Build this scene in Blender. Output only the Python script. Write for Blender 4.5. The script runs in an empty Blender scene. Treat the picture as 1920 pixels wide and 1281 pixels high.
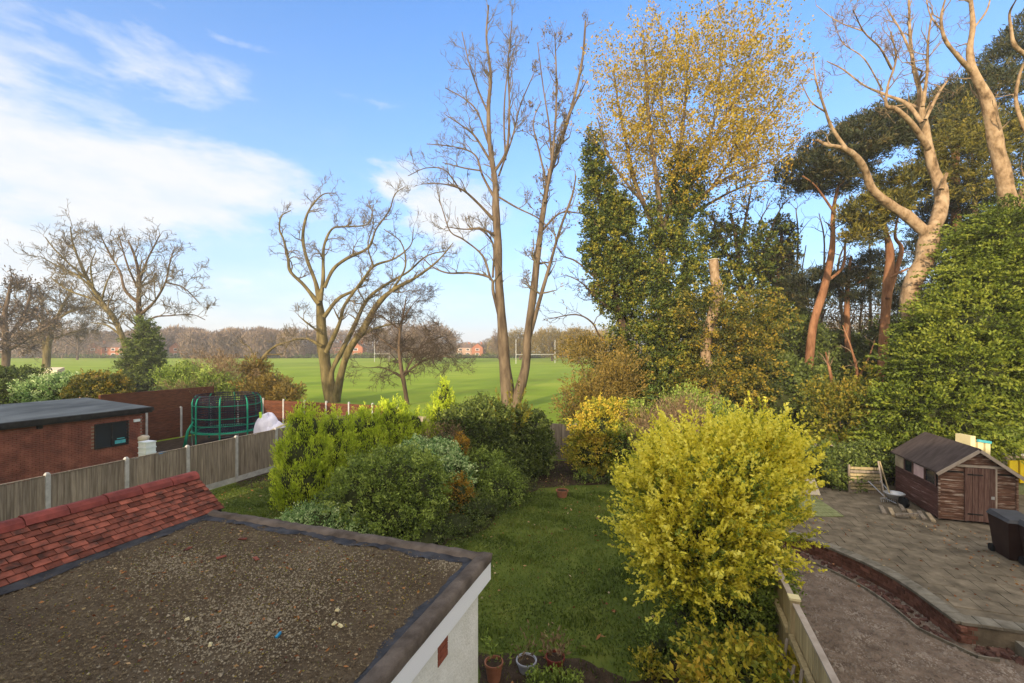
import bpy, math, random
import numpy as np
from mathutils import Vector, Matrix, Euler

random.seed(7)
R = np.random.default_rng(7)
sc = bpy.context.scene
COL = sc.collection

# ------------------------------------------------------------------ camera
F, H, CX, CY = 840.0, 5.3, 960.0, 658.0      # focal length in photo pixels, eye height, principal column, horizon row
cam_d = bpy.data.cameras.new('camera'); cam = bpy.data.objects.new('camera', cam_d); COL.objects.link(cam)
cam.location = (0, 0, H); cam.rotation_euler = (math.radians(90), 0, 0)
cam_d.sensor_width = 36.0; cam_d.lens = 36.0 * F / 1920.0
cam_d.shift_y = (CY - 640.5) / 1920.0
cam_d.clip_start = 0.05; cam_d.clip_end = 4000
sc.camera = cam

# ------------------------------------------------------------------ view, sun, sky
sc.view_settings.view_transform = 'Standard'; sc.view_settings.look = 'None'
sc.view_settings.gamma = 1; sc.view_settings.use_curve_mapping = False
sc.view_settings.exposure = 1.12
SUN_EL, SUN_AZ = math.radians(14.5), math.radians(26)       # light travels towards +Y, and to the right
ldir = Vector((math.sin(SUN_AZ) * math.cos(SUN_EL), math.cos(SUN_AZ) * math.cos(SUN_EL), -math.sin(SUN_EL)))
sun_d = bpy.data.lights.new('sun', 'SUN'); sun = bpy.data.objects.new('sun', sun_d); COL.objects.link(sun)
sun.rotation_euler = ldir.to_track_quat('-Z', 'Y').to_euler(); sun.location = (-20, -40, 30)
sun_d.energy = 3.0; sun_d.angle = math.radians(0.6); sun_d.color = (1.0, 0.80, 0.55)

world = bpy.data.worlds.new('World'); sc.world = world; world.use_nodes = True
nt = world.node_tree; N = nt.nodes; Lk = nt.links; N.clear()
def mth(op, a, b=None, c=None, clamp=False):
    n = N.new('ShaderNodeMath'); n.operation = op; n.use_clamp = clamp
    for i, v in enumerate((a, b, c)):
        if v is None: continue
        if isinstance(v, (int, float)): n.inputs[i].default_value = v
        else: Lk.new(v, n.inputs[i])
    return n.outputs[0]
sky = N.new('ShaderNodeTexSky'); sky.sky_type = 'NISHITA'; sky.sun_disc = False
sky.sun_elevation = SUN_EL; sky.sun_rotation = math.pi + SUN_AZ
sky.air_density = 1.0; sky.dust_density = 0.6; sky.ozone_density = 1.6
tc = N.new('ShaderNodeTexCoord')
sep = N.new('ShaderNodeSeparateXYZ'); Lk.new(tc.outputs['Generated'], sep.inputs[0])
X_, Y_, Z_ = sep.outputs
AZ = mth('ARCTAN2', X_, Y_); EL = mth('ARCSINE', Z_)
# domain warp so that cloud edges are ragged
mp = N.new('ShaderNodeMapping'); Lk.new(tc.outputs['Generated'], mp.inputs[0]); mp.inputs['Scale'].default_value = (1, 1, 2.9); mp.inputs['Rotation'].default_value = (0, math.radians(9), 0)
nz = N.new('ShaderNodeTexNoise'); Lk.new(mp.outputs[0], nz.inputs['Vector'])
nz.inputs['Scale'].default_value = 2.6; nz.inputs['Detail'].default_value = 9; nz.inputs['Roughness'].default_value = 0.56; nz.inputs['Distortion'].default_value = 0.35
nz2 = N.new('ShaderNodeTexNoise'); Lk.new(mp.outputs[0], nz2.inputs['Vector'])
nz2.inputs['Scale'].default_value = 9; nz2.inputs['Detail'].default_value = 7; nz2.inputs['Roughness'].default_value = 0.6
wsep = N.new('ShaderNodeSeparateXYZ'); Lk.new(nz.outputs['Color'], wsep.inputs[0])
azw = mth('ADD', AZ, mth('MULTIPLY', mth('SUBTRACT', wsep.outputs[0], 0.5), 0.35))
elw = mth('ADD', EL, mth('MULTIPLY', mth('SUBTRACT', wsep.outputs[1], 0.5), 0.16))
tot = None
# cloud banks: direction (from a photo pixel), angular half sizes in degrees, weight
for px, py, sx, sy, w in ((60, 170, 13, 6, .62), (300, 150, 9, 4.2, .62), (200, 330, 24, 8.5, .85), (-300, 300, 26, 14, .8), (60, 500, 32, 8, .80), (420, 400, 16, 5, .45),
                          (650, 167, 8, 1.4, .66), (470, 80, 8, 1.2, .50), (390, 140, 9, 3, .50), (560, 235, 8, 2.2, .50), (500, 310, 9, 3.4, .60), (745, 345, 5.5, 3.6, .85), (850, 400, 9, 5.5, .80), (880, 560, 14, 3.5, .60), (1080, 520, 12, 5, .45), (450, 520, 16, 5, .55), (560, 240, 6, 2.0, .34),
                          (620, 45, 7, .9, .30), (1600, 590, 18, 4, .35)):
    a0 = math.atan2(px - CX, F); e0 = math.atan2(CY - py, math.hypot(F, px - CX))
    d = mth('ADD', mth('POWER', mth('DIVIDE', mth('SUBTRACT', azw, a0), math.radians(sx)), 2.0),
            mth('POWER', mth('DIVIDE', mth('SUBTRACT', elw, e0), math.radians(sy)), 2.0))
    g = mth('MULTIPLY', mth('EXPONENT', mth('MULTIPLY', d, -1.0)), w)
    tot = g if tot is None else mth('MAXIMUM', tot, g)
# unseen broken cloud added overhead and behind the viewer to fill the shade
side = N.new('ShaderNodeMapRange'); side.interpolation_type = 'SMOOTHSTEP'; Lk.new(mth('ADD', Y_, mth('MULTIPLY', Z_, -0.75)), side.inputs[0])
side.inputs[1].default_value = 0.38; side.inputs[2].default_value = -0.35; side.inputs[3].default_value = 0; side.inputs[4].default_value = 0.78
tot = mth('MAXIMUM', tot, side.outputs[0])
tot = mth('ADD', tot, mth('MULTIPLY', mth('SUBTRACT', nz.outputs['Fac'], 0.5), 1.7))
tot = mth('ADD', tot, mth('MULTIPLY', mth('SUBTRACT', nz2.outputs['Fac'], 0.5), 0.55))
mr = N.new('ShaderNodeMapRange'); mr.interpolation_type = 'SMOOTHSTEP'; Lk.new(tot, mr.inputs[0])
mr.inputs[1].default_value = 0.13; mr.inputs[2].default_value = 0.82; mr.inputs[3].default_value = 0; mr.inputs[4].default_value = 0.93
# thin high veil that thickens towards the horizon everywhere
veil = mth('MULTIPLY', mth('EXPONENT', mth('MULTIPLY', mth('ABSOLUTE', EL), -3.1)), 1.08, None, True)
cov = mth('MAXIMUM', mr.outputs[0], veil)
tint = N.new('ShaderNodeMix'); tint.data_type = 'RGBA'; tint.blend_type = 'MULTIPLY'; tint.inputs[0].default_value = 1
Lk.new(sky.outputs[0], tint.inputs[6]); tint.inputs[7].default_value = (0.42, 1.13, 1.86, 1)
cc = N.new('ShaderNodeMix'); cc.data_type = 'RGBA'
Lk.new(mth('MULTIPLY', mr.outputs[0], mth('MULTIPLY_ADD', nz2.outputs['Fac'], 2.6, -0.55, True)), cc.inputs[0]); cc.inputs[6].default_value = (3.75, 4.2, 4.6, 1); cc.inputs[7].default_value = (4.75, 4.7, 4.65, 1)
ws = N.new('ShaderNodeMapRange'); Lk.new(Y_, ws.inputs[0]); ws.inputs[1].default_value = 0.1; ws.inputs[2].default_value = -0.9; ws.inputs[3].default_value = 0; ws.inputs[4].default_value = 1
wc = N.new('ShaderNodeMix'); wc.data_type = 'RGBA'; Lk.new(ws.outputs[0], wc.inputs[0]); Lk.new(cc.outputs[2], wc.inputs[6]); wc.inputs[7].default_value = (12.5, 10.6, 8.4, 1)  # unseen cloud behind the viewer made brighter and warmer to lift the shade
mx = N.new('ShaderNodeMix'); mx.data_type = 'RGBA'
Lk.new(cov, mx.inputs[0]); Lk.new(tint.outputs[2], mx.inputs[6]); Lk.new(wc.outputs[2], mx.inputs[7])
bg = N.new('ShaderNodeBackground'); Lk.new(mx.outputs[2], bg.inputs[0]); bg.inputs[1].default_value = 0.1
wo = N.new('ShaderNodeOutputWorld'); Lk.new(bg.outputs[0], wo.inputs[0])

# ------------------------------------------------------------------ frames
TH = math.radians(19.0); SN, CS = math.sin(TH), math.cos(TH)
def gz(x, y):                                    # park rises gently away from the gardens
    return 1.9 * np.clip((np.asarray(y, float) - 45) / 185, 0, 1)
def P(px, py, z=0.0):
    Y = F * (H - z) / (py - CY); return Vector(((px - CX) / F * Y, Y, z))
def A(px, py, Y):
    return Vector(((px - CX) / F * Y, Y, H - (py - CY) / F * Y))
def UV(u, v, z=0.0):                             # plot frame: u away from the house, v to the right
    return Vector((u * SN + v * CS, u * CS - v * SN, z))
def to_uv(p): return (p[0] * SN + p[1] * CS, p[0] * CS - p[1] * SN)
ROT = -TH                                        # z rotation that maps local (x=v, y=u) into the world

# ------------------------------------------------------------------ materials
MATS = {}
def rgb(c): return (c[0], c[1], c[2], 1)
def base_mat(name):
    m = bpy.data.materials.new(name); m.use_nodes = True; n = m.node_tree; n.nodes.clear()
    o = n.nodes.new('ShaderNodeOutputMaterial'); b = n.nodes.new('ShaderNodeBsdfPrincipled'); n.links.new(b.outputs[0], o.inputs[0])
    return m, n, b, o
def mat(name, c1, c2=None, scale=5, rough=.8, bump=0, c3=None, spec=.10, metallic=0, stretch=(1, 1, 1), detail=6, rand=0, contrast=(.35, .65), bscale=None, coord='Object'):
    """two or three tones through noise, per-object variation, bump"""
    m, n, b, o = base_mat(name); nd = n.nodes; lk = n.links
    b.inputs['Roughness'].default_value = rough; b.inputs['Specular IOR Level'].default_value = spec; b.inputs['Metallic'].default_value = metallic
    t = nd.new('ShaderNodeTexCoord'); mp = nd.new('ShaderNodeMapping'); mp.inputs['Scale'].default_value = stretch
    if coord == 'World':
        gm = nd.new('ShaderNodeNewGeometry'); oi = nd.new('ShaderNodeObjectInfo'); lk.new(gm.outputs['Position'], mp.inputs[0])
    elif rand:
        oi = nd.new('ShaderNodeObjectInfo'); va = nd.new('ShaderNodeVectorMath'); va.operation = 'MULTIPLY_ADD'
        lk.new(oi.outputs['Random'], va.inputs[0]); va.inputs[1].default_value = (37, 91, 53); lk.new(t.outputs[coord], va.inputs[2]); lk.new(va.outputs[0], mp.inputs[0])
    else: lk.new(t.outputs[coord], mp.inputs[0])
    z = nd.new('ShaderNodeTexNoise'); z.inputs['Scale'].default_value = scale; z.inputs['Detail'].default_value = detail; z.inputs['Roughness'].default_value = .6
    lk.new(mp.outputs[0], z.inputs['Vector'])
    r = nd.new('ShaderNodeValToRGB'); lk.new(z.outputs['Fac'], r.inputs[0]); e = r.color_ramp.elements
    e[0].position = contrast[0]; e[0].color = rgb(c1); e[1].position = contrast[1]; e[1].color = rgb(c2 or c1)
    if c3: k = e.new((contrast[0] + contrast[1]) / 2); k.color = rgb(c3)
    out = r.outputs[0]
    if rand:
        hv = nd.new('ShaderNodeHueSaturation'); lk.new(out, hv.inputs['Color'])
        ml = nd.new('ShaderNodeMath'); ml.operation = 'MULTIPLY_ADD'; lk.new(oi.outputs['Random'], ml.inputs[0]); ml.inputs[1].default_value = 2 * rand; ml.inputs[2].default_value = 1 - rand
        lk.new(ml.outputs[0], hv.inputs['Value']); out = hv.outputs[0]
    lk.new(out, b.inputs['Base Color'])
    if bump:
        z2 = nd.new('ShaderNodeTexNoise'); z2.inputs['Scale'].default_value = bscale or scale * 4; z2.inputs['Detail'].default_value = 5; lk.new(mp.outputs[0], z2.inputs['Vector'])
        bp = nd.new('ShaderNodeBump'); bp.inputs['Strength'].default_value = 1; bp.inputs['Distance'].default_value = bump
        lk.new(z2.outputs['Fac'], bp.inputs['Height']); lk.new(bp.outputs[0], b.inputs['Normal'])
    MATS[name] = m; return m
def leafmat(name, cols, trans=.3, rough=.55, nscale=1.2, namp=.35):
    """colour by the per-leaf attribute 'tone' plus clump noise; slightly translucent"""
    m, n, b, o = base_mat(name); nd = n.nodes; lk = n.links
    at = nd.new('ShaderNodeAttribute'); at.attribute_name = 'tone'
    t = nd.new('ShaderNodeTexCoord'); z = nd.new('ShaderNodeTexNoise'); z.inputs['Scale'].default_value = nscale; z.inputs['Detail'].default_value = 3
    lk.new(t.outputs['Object'], z.inputs['Vector'])
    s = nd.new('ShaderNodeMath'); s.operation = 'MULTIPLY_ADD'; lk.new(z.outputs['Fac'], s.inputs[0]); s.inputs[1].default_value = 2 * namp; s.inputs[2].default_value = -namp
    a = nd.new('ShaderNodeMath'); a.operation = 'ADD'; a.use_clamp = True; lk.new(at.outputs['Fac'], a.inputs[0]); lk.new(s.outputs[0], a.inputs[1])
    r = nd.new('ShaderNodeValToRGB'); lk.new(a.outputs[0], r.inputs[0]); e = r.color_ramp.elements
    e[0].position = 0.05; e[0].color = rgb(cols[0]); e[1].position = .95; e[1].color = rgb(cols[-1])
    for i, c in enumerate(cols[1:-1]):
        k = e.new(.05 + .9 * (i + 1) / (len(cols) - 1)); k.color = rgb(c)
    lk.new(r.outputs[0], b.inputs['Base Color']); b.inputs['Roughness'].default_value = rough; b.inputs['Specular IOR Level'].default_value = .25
    tr = nd.new('ShaderNodeBsdfTranslucent'); lk.new(r.outputs[0], tr.inputs[0])
    ms = nd.new('ShaderNodeMixShader'); ms.inputs[0].default_value = trans
    lk.new(b.outputs[0], ms.inputs[1]); lk.new(tr.outputs[0], ms.inputs[2]); lk.new(ms.outputs[0], o.inputs[0])
    MATS[name] = m; return m

M = MATS
mat('field', (.19, .25, .016), (.27, .33, .03), .05, .95, .02, c3=(.20, .29, .016), stretch=(1, 2.2, 1), detail=10, bscale=3)
mat('lawn', (.065, .090, .015), (.125, .150, .028), 1.1, .95, .01, c3=(.09, .12, .02), detail=8, bscale=30)
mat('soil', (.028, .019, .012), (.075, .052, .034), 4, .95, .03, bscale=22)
mat('gravel_drive', (.12, .088, .066), (.25, .19, .145), 5, .95, .02, c3=(.18, .135, .10), bscale=45, detail=9)
mat('gravel_stone', (.10, .075, .058), (.34, .29, .24), 2.3, .9, coord='Object', detail=9)
mat('roof_felt', (.080, .060, .040), (.16, .125, .080), 1.2, .95, .006, c3=(.115, .088, .058), detail=10, bscale=60)
mat('chipping', (.070, .052, .034), (.29, .24, .145), 26, .9, detail=3, contrast=(.34, .72), c3=(.125, .096, .062))
mat('pale_grit', (.15, .125, .085), (.36, .31, .22), 26, .9, detail=3)
mat('moss', (.16, .16, .035), (.25, .23, .06), 6, .95)
mat('bitumen', (.024, .024, .026), (.060, .060, .064), 5, .55, .01, bscale=12)
mat('mineral_felt', (.070, .056, .045), (.17, .14, .115), 3, .9, .008, bscale=60, detail=10)
mat('upvc', (.90, .91, .94), (.92, .93, .96), 1, .35, spec=.5)
mat('render', (.74, .73, .66), (.86, .85, .79), 4, .9, .012, bscale=30)
mat('roof_tile', (.075, .036, .028), (.28, .088, .058), 5, .8, .006, c3=(.19, .062, .042), rand=.42, bscale=60)
mat('ridge_tile', (.13, .038, .034), (.27, .068, .054), 4, .75, .004, rand=.22)
mat('airbrick', (.22, .07, .045), (.30, .10, .06), 20, .85)
mat('fence_board', (.16, .13, .10), (.34, .29, .225), 3, .9, .004, stretch=(7, 7, .6), rand=.16, bscale=30)
mat('fence_board_warm', (.30, .24, .13), (.46, .38, .22), 3, .9, .004, stretch=(7, 7, .6), rand=.16, bscale=30)
mat('fence_red', (.075, .030, .018), (.15, .060, .032), 3, .85, .004, stretch=(1, 1, 6), rand=.15)
mat('concrete', (.34, .34, .33), (.50, .50, .48), 6, .9, .004)
mat('brick_red', (.11, .052, .038), (.21, .10, .070), 8, .9, .006, rand=.3)
mat('brick_wall', (.13, .050, .040), (.27, .105, .075), 2.2, .9, .01, c3=(.20, .073, .053), detail=10, bscale=30)
mat('mortar', (.19, .155, .115), (.27, .225, .17), 8, .95)
mat('shed_felt', (.060, .046, .042), (.105, .082, .074), 2.5, .95, .006, bscale=50, stretch=(1, 3, 1))
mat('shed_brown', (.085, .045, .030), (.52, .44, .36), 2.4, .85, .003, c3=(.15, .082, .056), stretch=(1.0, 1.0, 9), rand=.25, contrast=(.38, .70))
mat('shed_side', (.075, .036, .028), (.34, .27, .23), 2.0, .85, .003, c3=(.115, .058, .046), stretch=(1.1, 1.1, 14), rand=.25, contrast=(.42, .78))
mat('shed_door', (.085, .042, .034), (.22, .145, .115), 4, .85, .003, stretch=(9, 9, .7), rand=.15, contrast=(.35, .8))
mat('wood_trim', (.30, .25, .20), (.42, .36, .30), 5, .8, .003)
mat('glass_dark', (.015, .02, .025), (.02, .025, .03), 1, .12, spec=.25)
mat('blind', (.55, .38, .36), (.70, .52, .48), 3, .7)
mat('slab', (.085, .070, .048), (.26, .215, .15), 2.6, .9, .006, c3=(.165, .137, .096), rand=.10, bscale=30, detail=9, coord='World', contrast=(.30, .70))
mat('coping', (.12, .108, .082), (.235, .215, .17), 4, .9, .008, rand=.12)
mat('black_timber', (.018, .017, .017), (.035, .033, .032), 5, .8)
mat('roof_grey', (.055, .062, .062), (.15, .165, .165), .9, .6, .004, stretch=(1, .4, 1))
mat('green_pad', (.012, .20, .125), (.018, .26, .165), 3, .5)
mat('green_metal', (.02, .16, .11), (.03, .19, .13), 3, .4, metallic=.3)
mat('galv', (.30, .31, .32), (.40, .41, .42), 5, .5, metallic=.6)
mat('mat_black', (.012, .012, .022), (.02, .02, .035), 4, .7)
mat('tarp', (.62, .62, .74), (.76, .76, .88), 3, .5, .01, bscale=6)
mat('lime', (.45, .70, .05), (.5, .75, .08), 3, .5)
mat('white_plastic', (.60, .66, .70), (.70, .76, .78), 3, .4)
mat('blue_plastic', (.03, .22, .42), (.05, .30, .50), 3, .4)
mat('teal_cloth', (.05, .30, .38), (.10, .42, .46), 8, .6)
mat('terracotta', (.26, .105, .06), (.36, .16, .095), 5, .8, .003)
mat('dark_red_pot', (.17, .035, .028), (.24, .055, .04), 5, .5)
mat('grey_pot', (.30, .31, .35), (.42, .43, .47), 6, .6)
mat('bin_brown', (.030, .017, .014), (.045, .026, .021), 3, .5)
mat('bin_lid', (.055, .057, .062), (.08, .082, .09), 3, .5)
mat('yellow_plastic', (.72, .50, .02), (.80, .58, .03), 3, .45)
mat('cream', (.62, .55, .30), (.72, .64, .38), 3, .6)
mat('beige_board', (.48, .42, .32), (.60, .53, .41), 2, .8)
mat('green_wood', (.16, .18, .075), (.27, .29, .14), 3, .9, .004, rand=.12, stretch=(6, 1, 6))
mat('rubble', (.07, .036, .030), (.15, .085, .068), 7, .95, rand=.3)
mat('tan_slat', (.30, .23, .14), (.48, .38, .25), 4, .85, rand=.2)
mat('grey_rail', (.36, .36, .33), (.46, .46, .42), 4, .85)
mat('steel', (.45, .46, .47), (.55, .56, .57), 3, .4, metallic=.5)
mat('bark_olive', (.075, .060, .024), (.20, .16, .072), 2.5, .95, .02, stretch=(1, 1, .25), c3=(.125, .10, .045), bscale=9)
mat('bark_brown', (.055, .038, .024), (.15, .105, .068), 2.5, .95, .02, stretch=(1, 1, .25), bscale=9)
mat('bark_grey', (.07, .05, .034), (.18, .135, .09), 2.5, .95, .025, stretch=(1, 1, .22), bscale=9)
mat('bark_pale', (.10, .065, .036), (.37, .27, .17), 3.4, .85, .05, c3=(.27, .185, .108), contrast=(.33, .62), detail=9, bscale=7, stretch=(1, 1, .6))
mat('bark_pine', (.15, .068, .036), (.34, .175, .095), 3, .95, .025, stretch=(1, 1, .3), bscale=9)
mat('twig_dark', (.05, .036, .024), (.10, .072, .048), 3, .9)
mat('twig_olive', (.11, .088, .056), (.22, .18, .12), 3, .9)
mat('twig_pale', (.19, .135, .085), (.30, .22, .14), 3, .9)
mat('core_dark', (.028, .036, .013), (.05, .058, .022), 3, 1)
mat('far_brick', (.30, .115, .065), (.38, .15, .085), .5, .9)
mat('far_brick_pale', (.38, .24, .18), (.44, .30, .22), .5, .9)
mat('far_roof', (.10, .075, .065), (.16, .12, .10), .6, .9)
mat('far_white', (.65, .66, .68), (.72, .73, .74), .5, .6)
mat('car_silver', (.40, .42, .45), (.45, .47, .50), .5, .3, metallic=.4)
mat('car_dark', (.03, .03, .04), (.04, .04, .05), .5, .3)
mat('car_white', (.70, .70, .72), (.74, .74, .76), .5, .3)
mat('tyre', (.015, .015, .015), (.02, .02, .02), 3, .9)
mat('house_wall', (.30, .13, .08), (.38, .17, .11), 2, .9)
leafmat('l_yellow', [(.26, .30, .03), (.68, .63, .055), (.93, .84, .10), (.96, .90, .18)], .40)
leafmat('l_yellow_orange', [(.07, .12, .012), (.30, .30, .03), (.56, .48, .05), (.58, .40, .05)], .28)
leafmat('l_conifer', [(.14, .19, .014), (.34, .46, .028), (.52, .64, .04), (.64, .72, .07)], .2)
leafmat('l_green', [(.055, .082, .018), (.145, .205, .033), (.25, .34, .055), (.38, .46, .095)], .22)
leafmat('l_dark', [(.028, .044, .012), (.064, .094, .020), (.115, .155, .032), (.21, .26, .06)], .18)
leafmat('l_varieg', [(.06, .12, .035), (.16, .29, .08), (.42, .56, .22), (.70, .78, .42)], .22)
leafmat('l_yg', [(.05, .075, .012), (.13, .14, .02), (.24, .22, .028), (.30, .22, .03)], .3)
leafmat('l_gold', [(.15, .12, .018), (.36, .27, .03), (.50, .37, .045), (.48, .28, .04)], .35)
leafmat('l_ivy', [(.018, .034, .008), (.055, .085, .015), (.12, .155, .022), (.28, .25, .03)], .2)
leafmat('l_ivygold', [(.03, .045, .012), (.09, .105, .018), (.20, .175, .025), (.36, .25, .03)], .25)
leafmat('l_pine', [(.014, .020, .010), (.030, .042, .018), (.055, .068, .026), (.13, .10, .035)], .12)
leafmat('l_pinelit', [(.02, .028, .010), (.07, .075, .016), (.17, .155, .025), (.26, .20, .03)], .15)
leafmat('l_ley', [(.034, .048, .008), (.085, .125, .014), (.155, .205, .022), (.23, .26, .03)], .2)
leafmat('l_orange', [(.12, .07, .012), (.34, .19, .02), (.45, .26, .03), (.50, .35, .04)], .3)
leafmat('l_brown', [(.05, .035, .018), (.12, .082, .042), (.20, .135, .065), (.27, .17, .07)], .1)
leafmat('l_twigbrown', [(.085, .060, .042), (.15, .105, .072), (.22, .155, .10), (.29, .205, .13)], .1, nscale=.08, namp=.5)
leafmat('l_goldwood', [(.06, .050, .015), (.15, .115, .026), (.23, .165, .032), (.27, .17, .035)], .1, nscale=.15)
leafmat('l_grass', [(.052, .082, .012), (.095, .14, .02), (.14, .19, .028), (.21, .21, .05)], .2, nscale=.7, namp=.3)
leafmat('l_litter', [(.10, .035, .015), (.24, .09, .03), (.38, .18, .06), (.45, .36, .20)], .1)
leafmat('l_dry', [(.07, .045, .025), (.17, .11, .055), (.25, .17, .09), (.30, .22, .12)], .1)

# ------------------------------------------------------------------ object helpers
def link(o): COL.objects.link(o); return o
def tag(o, label=None, cat=None, group=None, kind=None):
    if label: o['label'] = label
    if cat: o['category'] = cat
    if group: o['group'] = group
    if kind: o['kind'] = kind
    return o
def root(name, loc, label, cat, group=None):
    o = bpy.data.objects.new(name, None); o.location = loc; o.empty_display_size = .3
    link(o); return tag(o, label, cat, group)
def off(p):                                   # world offset of a parent chain (translations only)
    v = Vector((0, 0, 0))
    while p is not None: v += p.location; p = p.parent
    return v
def np_mesh(name, V, Fc, material, tone=None, smooth=False):
    """Fc: (n,k) array of one face size"""
    V = np.asarray(V, np.float32); Fc = np.asarray(Fc, np.int32)
    me = bpy.data.meshes.new(name); me.vertices.add(len(V)); me.vertices.foreach_set('co', V.ravel())
    n, k = Fc.shape; me.loops.add(n * k); me.loops.foreach_set('vertex_index', Fc.ravel())
    me.polygons.add(n); me.polygons.foreach_set('loop_start', np.arange(n, dtype=np.int32) * k)
    try: me.polygons.foreach_set('loop_total', np.full(n, k, np.int32))
    except Exception: pass
    if tone is not None:
        a = me.attributes.new('tone', 'FLOAT', 'POINT'); a.data.foreach_set('value', np.asarray(tone, np.float32))
    me.update(calc_edges=True)
    if smooth: me.polygons.foreach_set('use_smooth', np.ones(n, bool))
    me.materials.append(M[material]); return me
def np_obj(name, V, Fc, material, parent=None, tone=None, smooth=False):
    V = np.asarray(V, np.float64)
    if parent is not None:
        o_ = off(parent); V = V - np.array(o_)
        loc = (0, 0, 0)
    else:
        c = np.array([V[:, 0].mean(), V[:, 1].mean(), V[:, 2].min()]); V = V - c; loc = c
    o = bpy.data.objects.new(name, np_mesh(name, V, Fc, material, tone, smooth)); o.location = loc; o.parent = parent
    return link(o)
class MB:
    """collects loose solids as world-coordinate polygons"""
    def __init__(s): s.v = []; s.f = []
    def poly(s, vs, fs):
        b = len(s.v); s.v += [tuple(p) for p in vs]; s.f += [tuple(b + i for i in f) for f in fs]; return s
    def hexa(s, p):                            # 8 corners: bottom 4 ccw, top 4 ccw
        return s.poly(p, [(3, 2, 1, 0), (4, 5, 6, 7), (0, 1, 5, 4), (1, 2, 6, 5), (2, 3, 7, 6), (3, 0, 4, 7)])
    def box(s, a, b, fr=None):                 # local (v, u, z) box in the plot frame by default
        (v0, u0, z0), (v1, u1, z1) = a, b
        g = fr or (lambda v, u, z: UV(u, v, z))
        return s.hexa([g(v0, u0, z0), g(v1, u0, z0), g(v1, u1, z0), g(v0, u1, z0), g(v0, u0, z1), g(v1, u0, z1), g(v1, u1, z1), g(v0, u1, z1)])
    def bar(s, a, b, w, t=None):               # square bar from a to b
        a = Vector(a); b = Vector(b); d = (b - a).normalized(); t = t or w
        x = d.cross(Vector((0, 0, 1)));  x = Vector((1, 0, 0)) if x.length < 1e-3 else x.normalized(); y = x.cross(d).normalized()
        c = [(-w / 2, -t / 2), (w / 2, -t / 2), (w / 2, t / 2), (-w / 2, t / 2)]
        return s.hexa([a + x * i + y * j for i, j in c] + [b + x * i + y * j for i, j in c])
    def tube(s, pts, r, n=8, cap=True):
        pts = [Vector(p) for p in pts]; r = [r] * len(pts) if isinstance(r, (int, float)) else r; base = len(s.v)
        px_ = None
        for i, p in enumerate(pts):
            d = (pts[min(i + 1, len(pts) - 1)] - pts[max(i - 1, 0)]).normalized()
            x = (px_ - d * px_.dot(d)) if px_ is not None else d.cross(Vector((.13, .31, .94)))
            x.normalize(); px_ = x; y = d.cross(x)
            for k in range(n):
                a = 2 * math.pi * k / n; s.v.append(tuple(p + (x * math.cos(a) + y * math.sin(a)) * r[i]))
        for i in range(len(pts) - 1):
            for k in range(n):
                a = base + i * n + k; b = base + i * n + (k + 1) % n; s.f.append((a, b, b + n, a + n))
        if cap:
            s.f.append(tuple(base + k for k in reversed(range(n)))); s.f.append(tuple(base + (len(pts) - 1) * n + k for k in range(n)))
        return s
    def lathe(s, c, prof, n=20):
        base = len(s.v); c = Vector(c)
        for r, z in prof:
            for k in range(n):
                a = 2 * math.pi * k / n; s.v.append((c.x + r * math.cos(a), c.y + r * math.sin(a), c.z + z))
        for i in range(len(prof) - 1):
            for k in range(n):
                a = base + i * n + k; b = base + i * n + (k + 1) % n; s.f.append((a, b, b + n, a + n))
        return s
    def obj(s, name, material, parent=None, smooth=False):
        me = bpy.data.meshes.new(name)
        if parent is not None: o_ = off(parent); loc = Vector((0, 0, 0))
        else:
            vs = np.array(s.v); o_ = Vector((vs[:, 0].mean(), vs[:, 1].mean(), vs[:, 2].min())); loc = o_
        me.from_pydata([tuple(Vector(p) - o_) for p in s.v], [], s.f); me.update(); me.materials.append(M[material])
        if smooth: me.polygons.foreach_set('use_smooth', np.ones(len(me.polygons), bool))
        o = bpy.data.objects.new(name, me); o.location = loc; o.parent = parent; return link(o)
def unit_board(name, sx, sy, sz, material, taper=0.0, bev=.004):
    """small slab centred in x,y, base at z=0, with chamfered top edges (20 tris)"""
    x, y, b = sx / 2, sy / 2, bev; yt = y * (1 - taper)
    v = [(-x, -y, 0), (x, -y, 0), (x, y, 0), (-x, y, 0), (-x, -y, sz - b), (x, -y, sz - b), (x, y, sz - b), (-x, y, sz - b),
         (-x + b, -y + b, sz), (x - b, -y + b, sz), (x - b, y - b, sz), (-x + b, y - b, sz)]
    f = [(3, 2, 1, 0), (0, 1, 5, 4), (1, 2, 6, 5), (2, 3, 7, 6), (3, 0, 4, 7), (4, 5, 9, 8), (5, 6, 10, 9), (6, 7, 11, 10), (7, 4, 8, 11), (8, 9, 10, 11)]
    me = bpy.data.meshes.new(name); me.from_pydata(v, [], f); me.update(); me.materials.append(M[material]); return me
def piece(name, me, loc, parent, rot=(0, 0, 0), scale=(1, 1, 1)):
    o = bpy.data.objects.new(name, me); o.location = Vector(loc) - (off(parent) if parent else Vector()); o.rotation_euler = rot; o.scale = scale
    o.parent = parent; return link(o)

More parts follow.
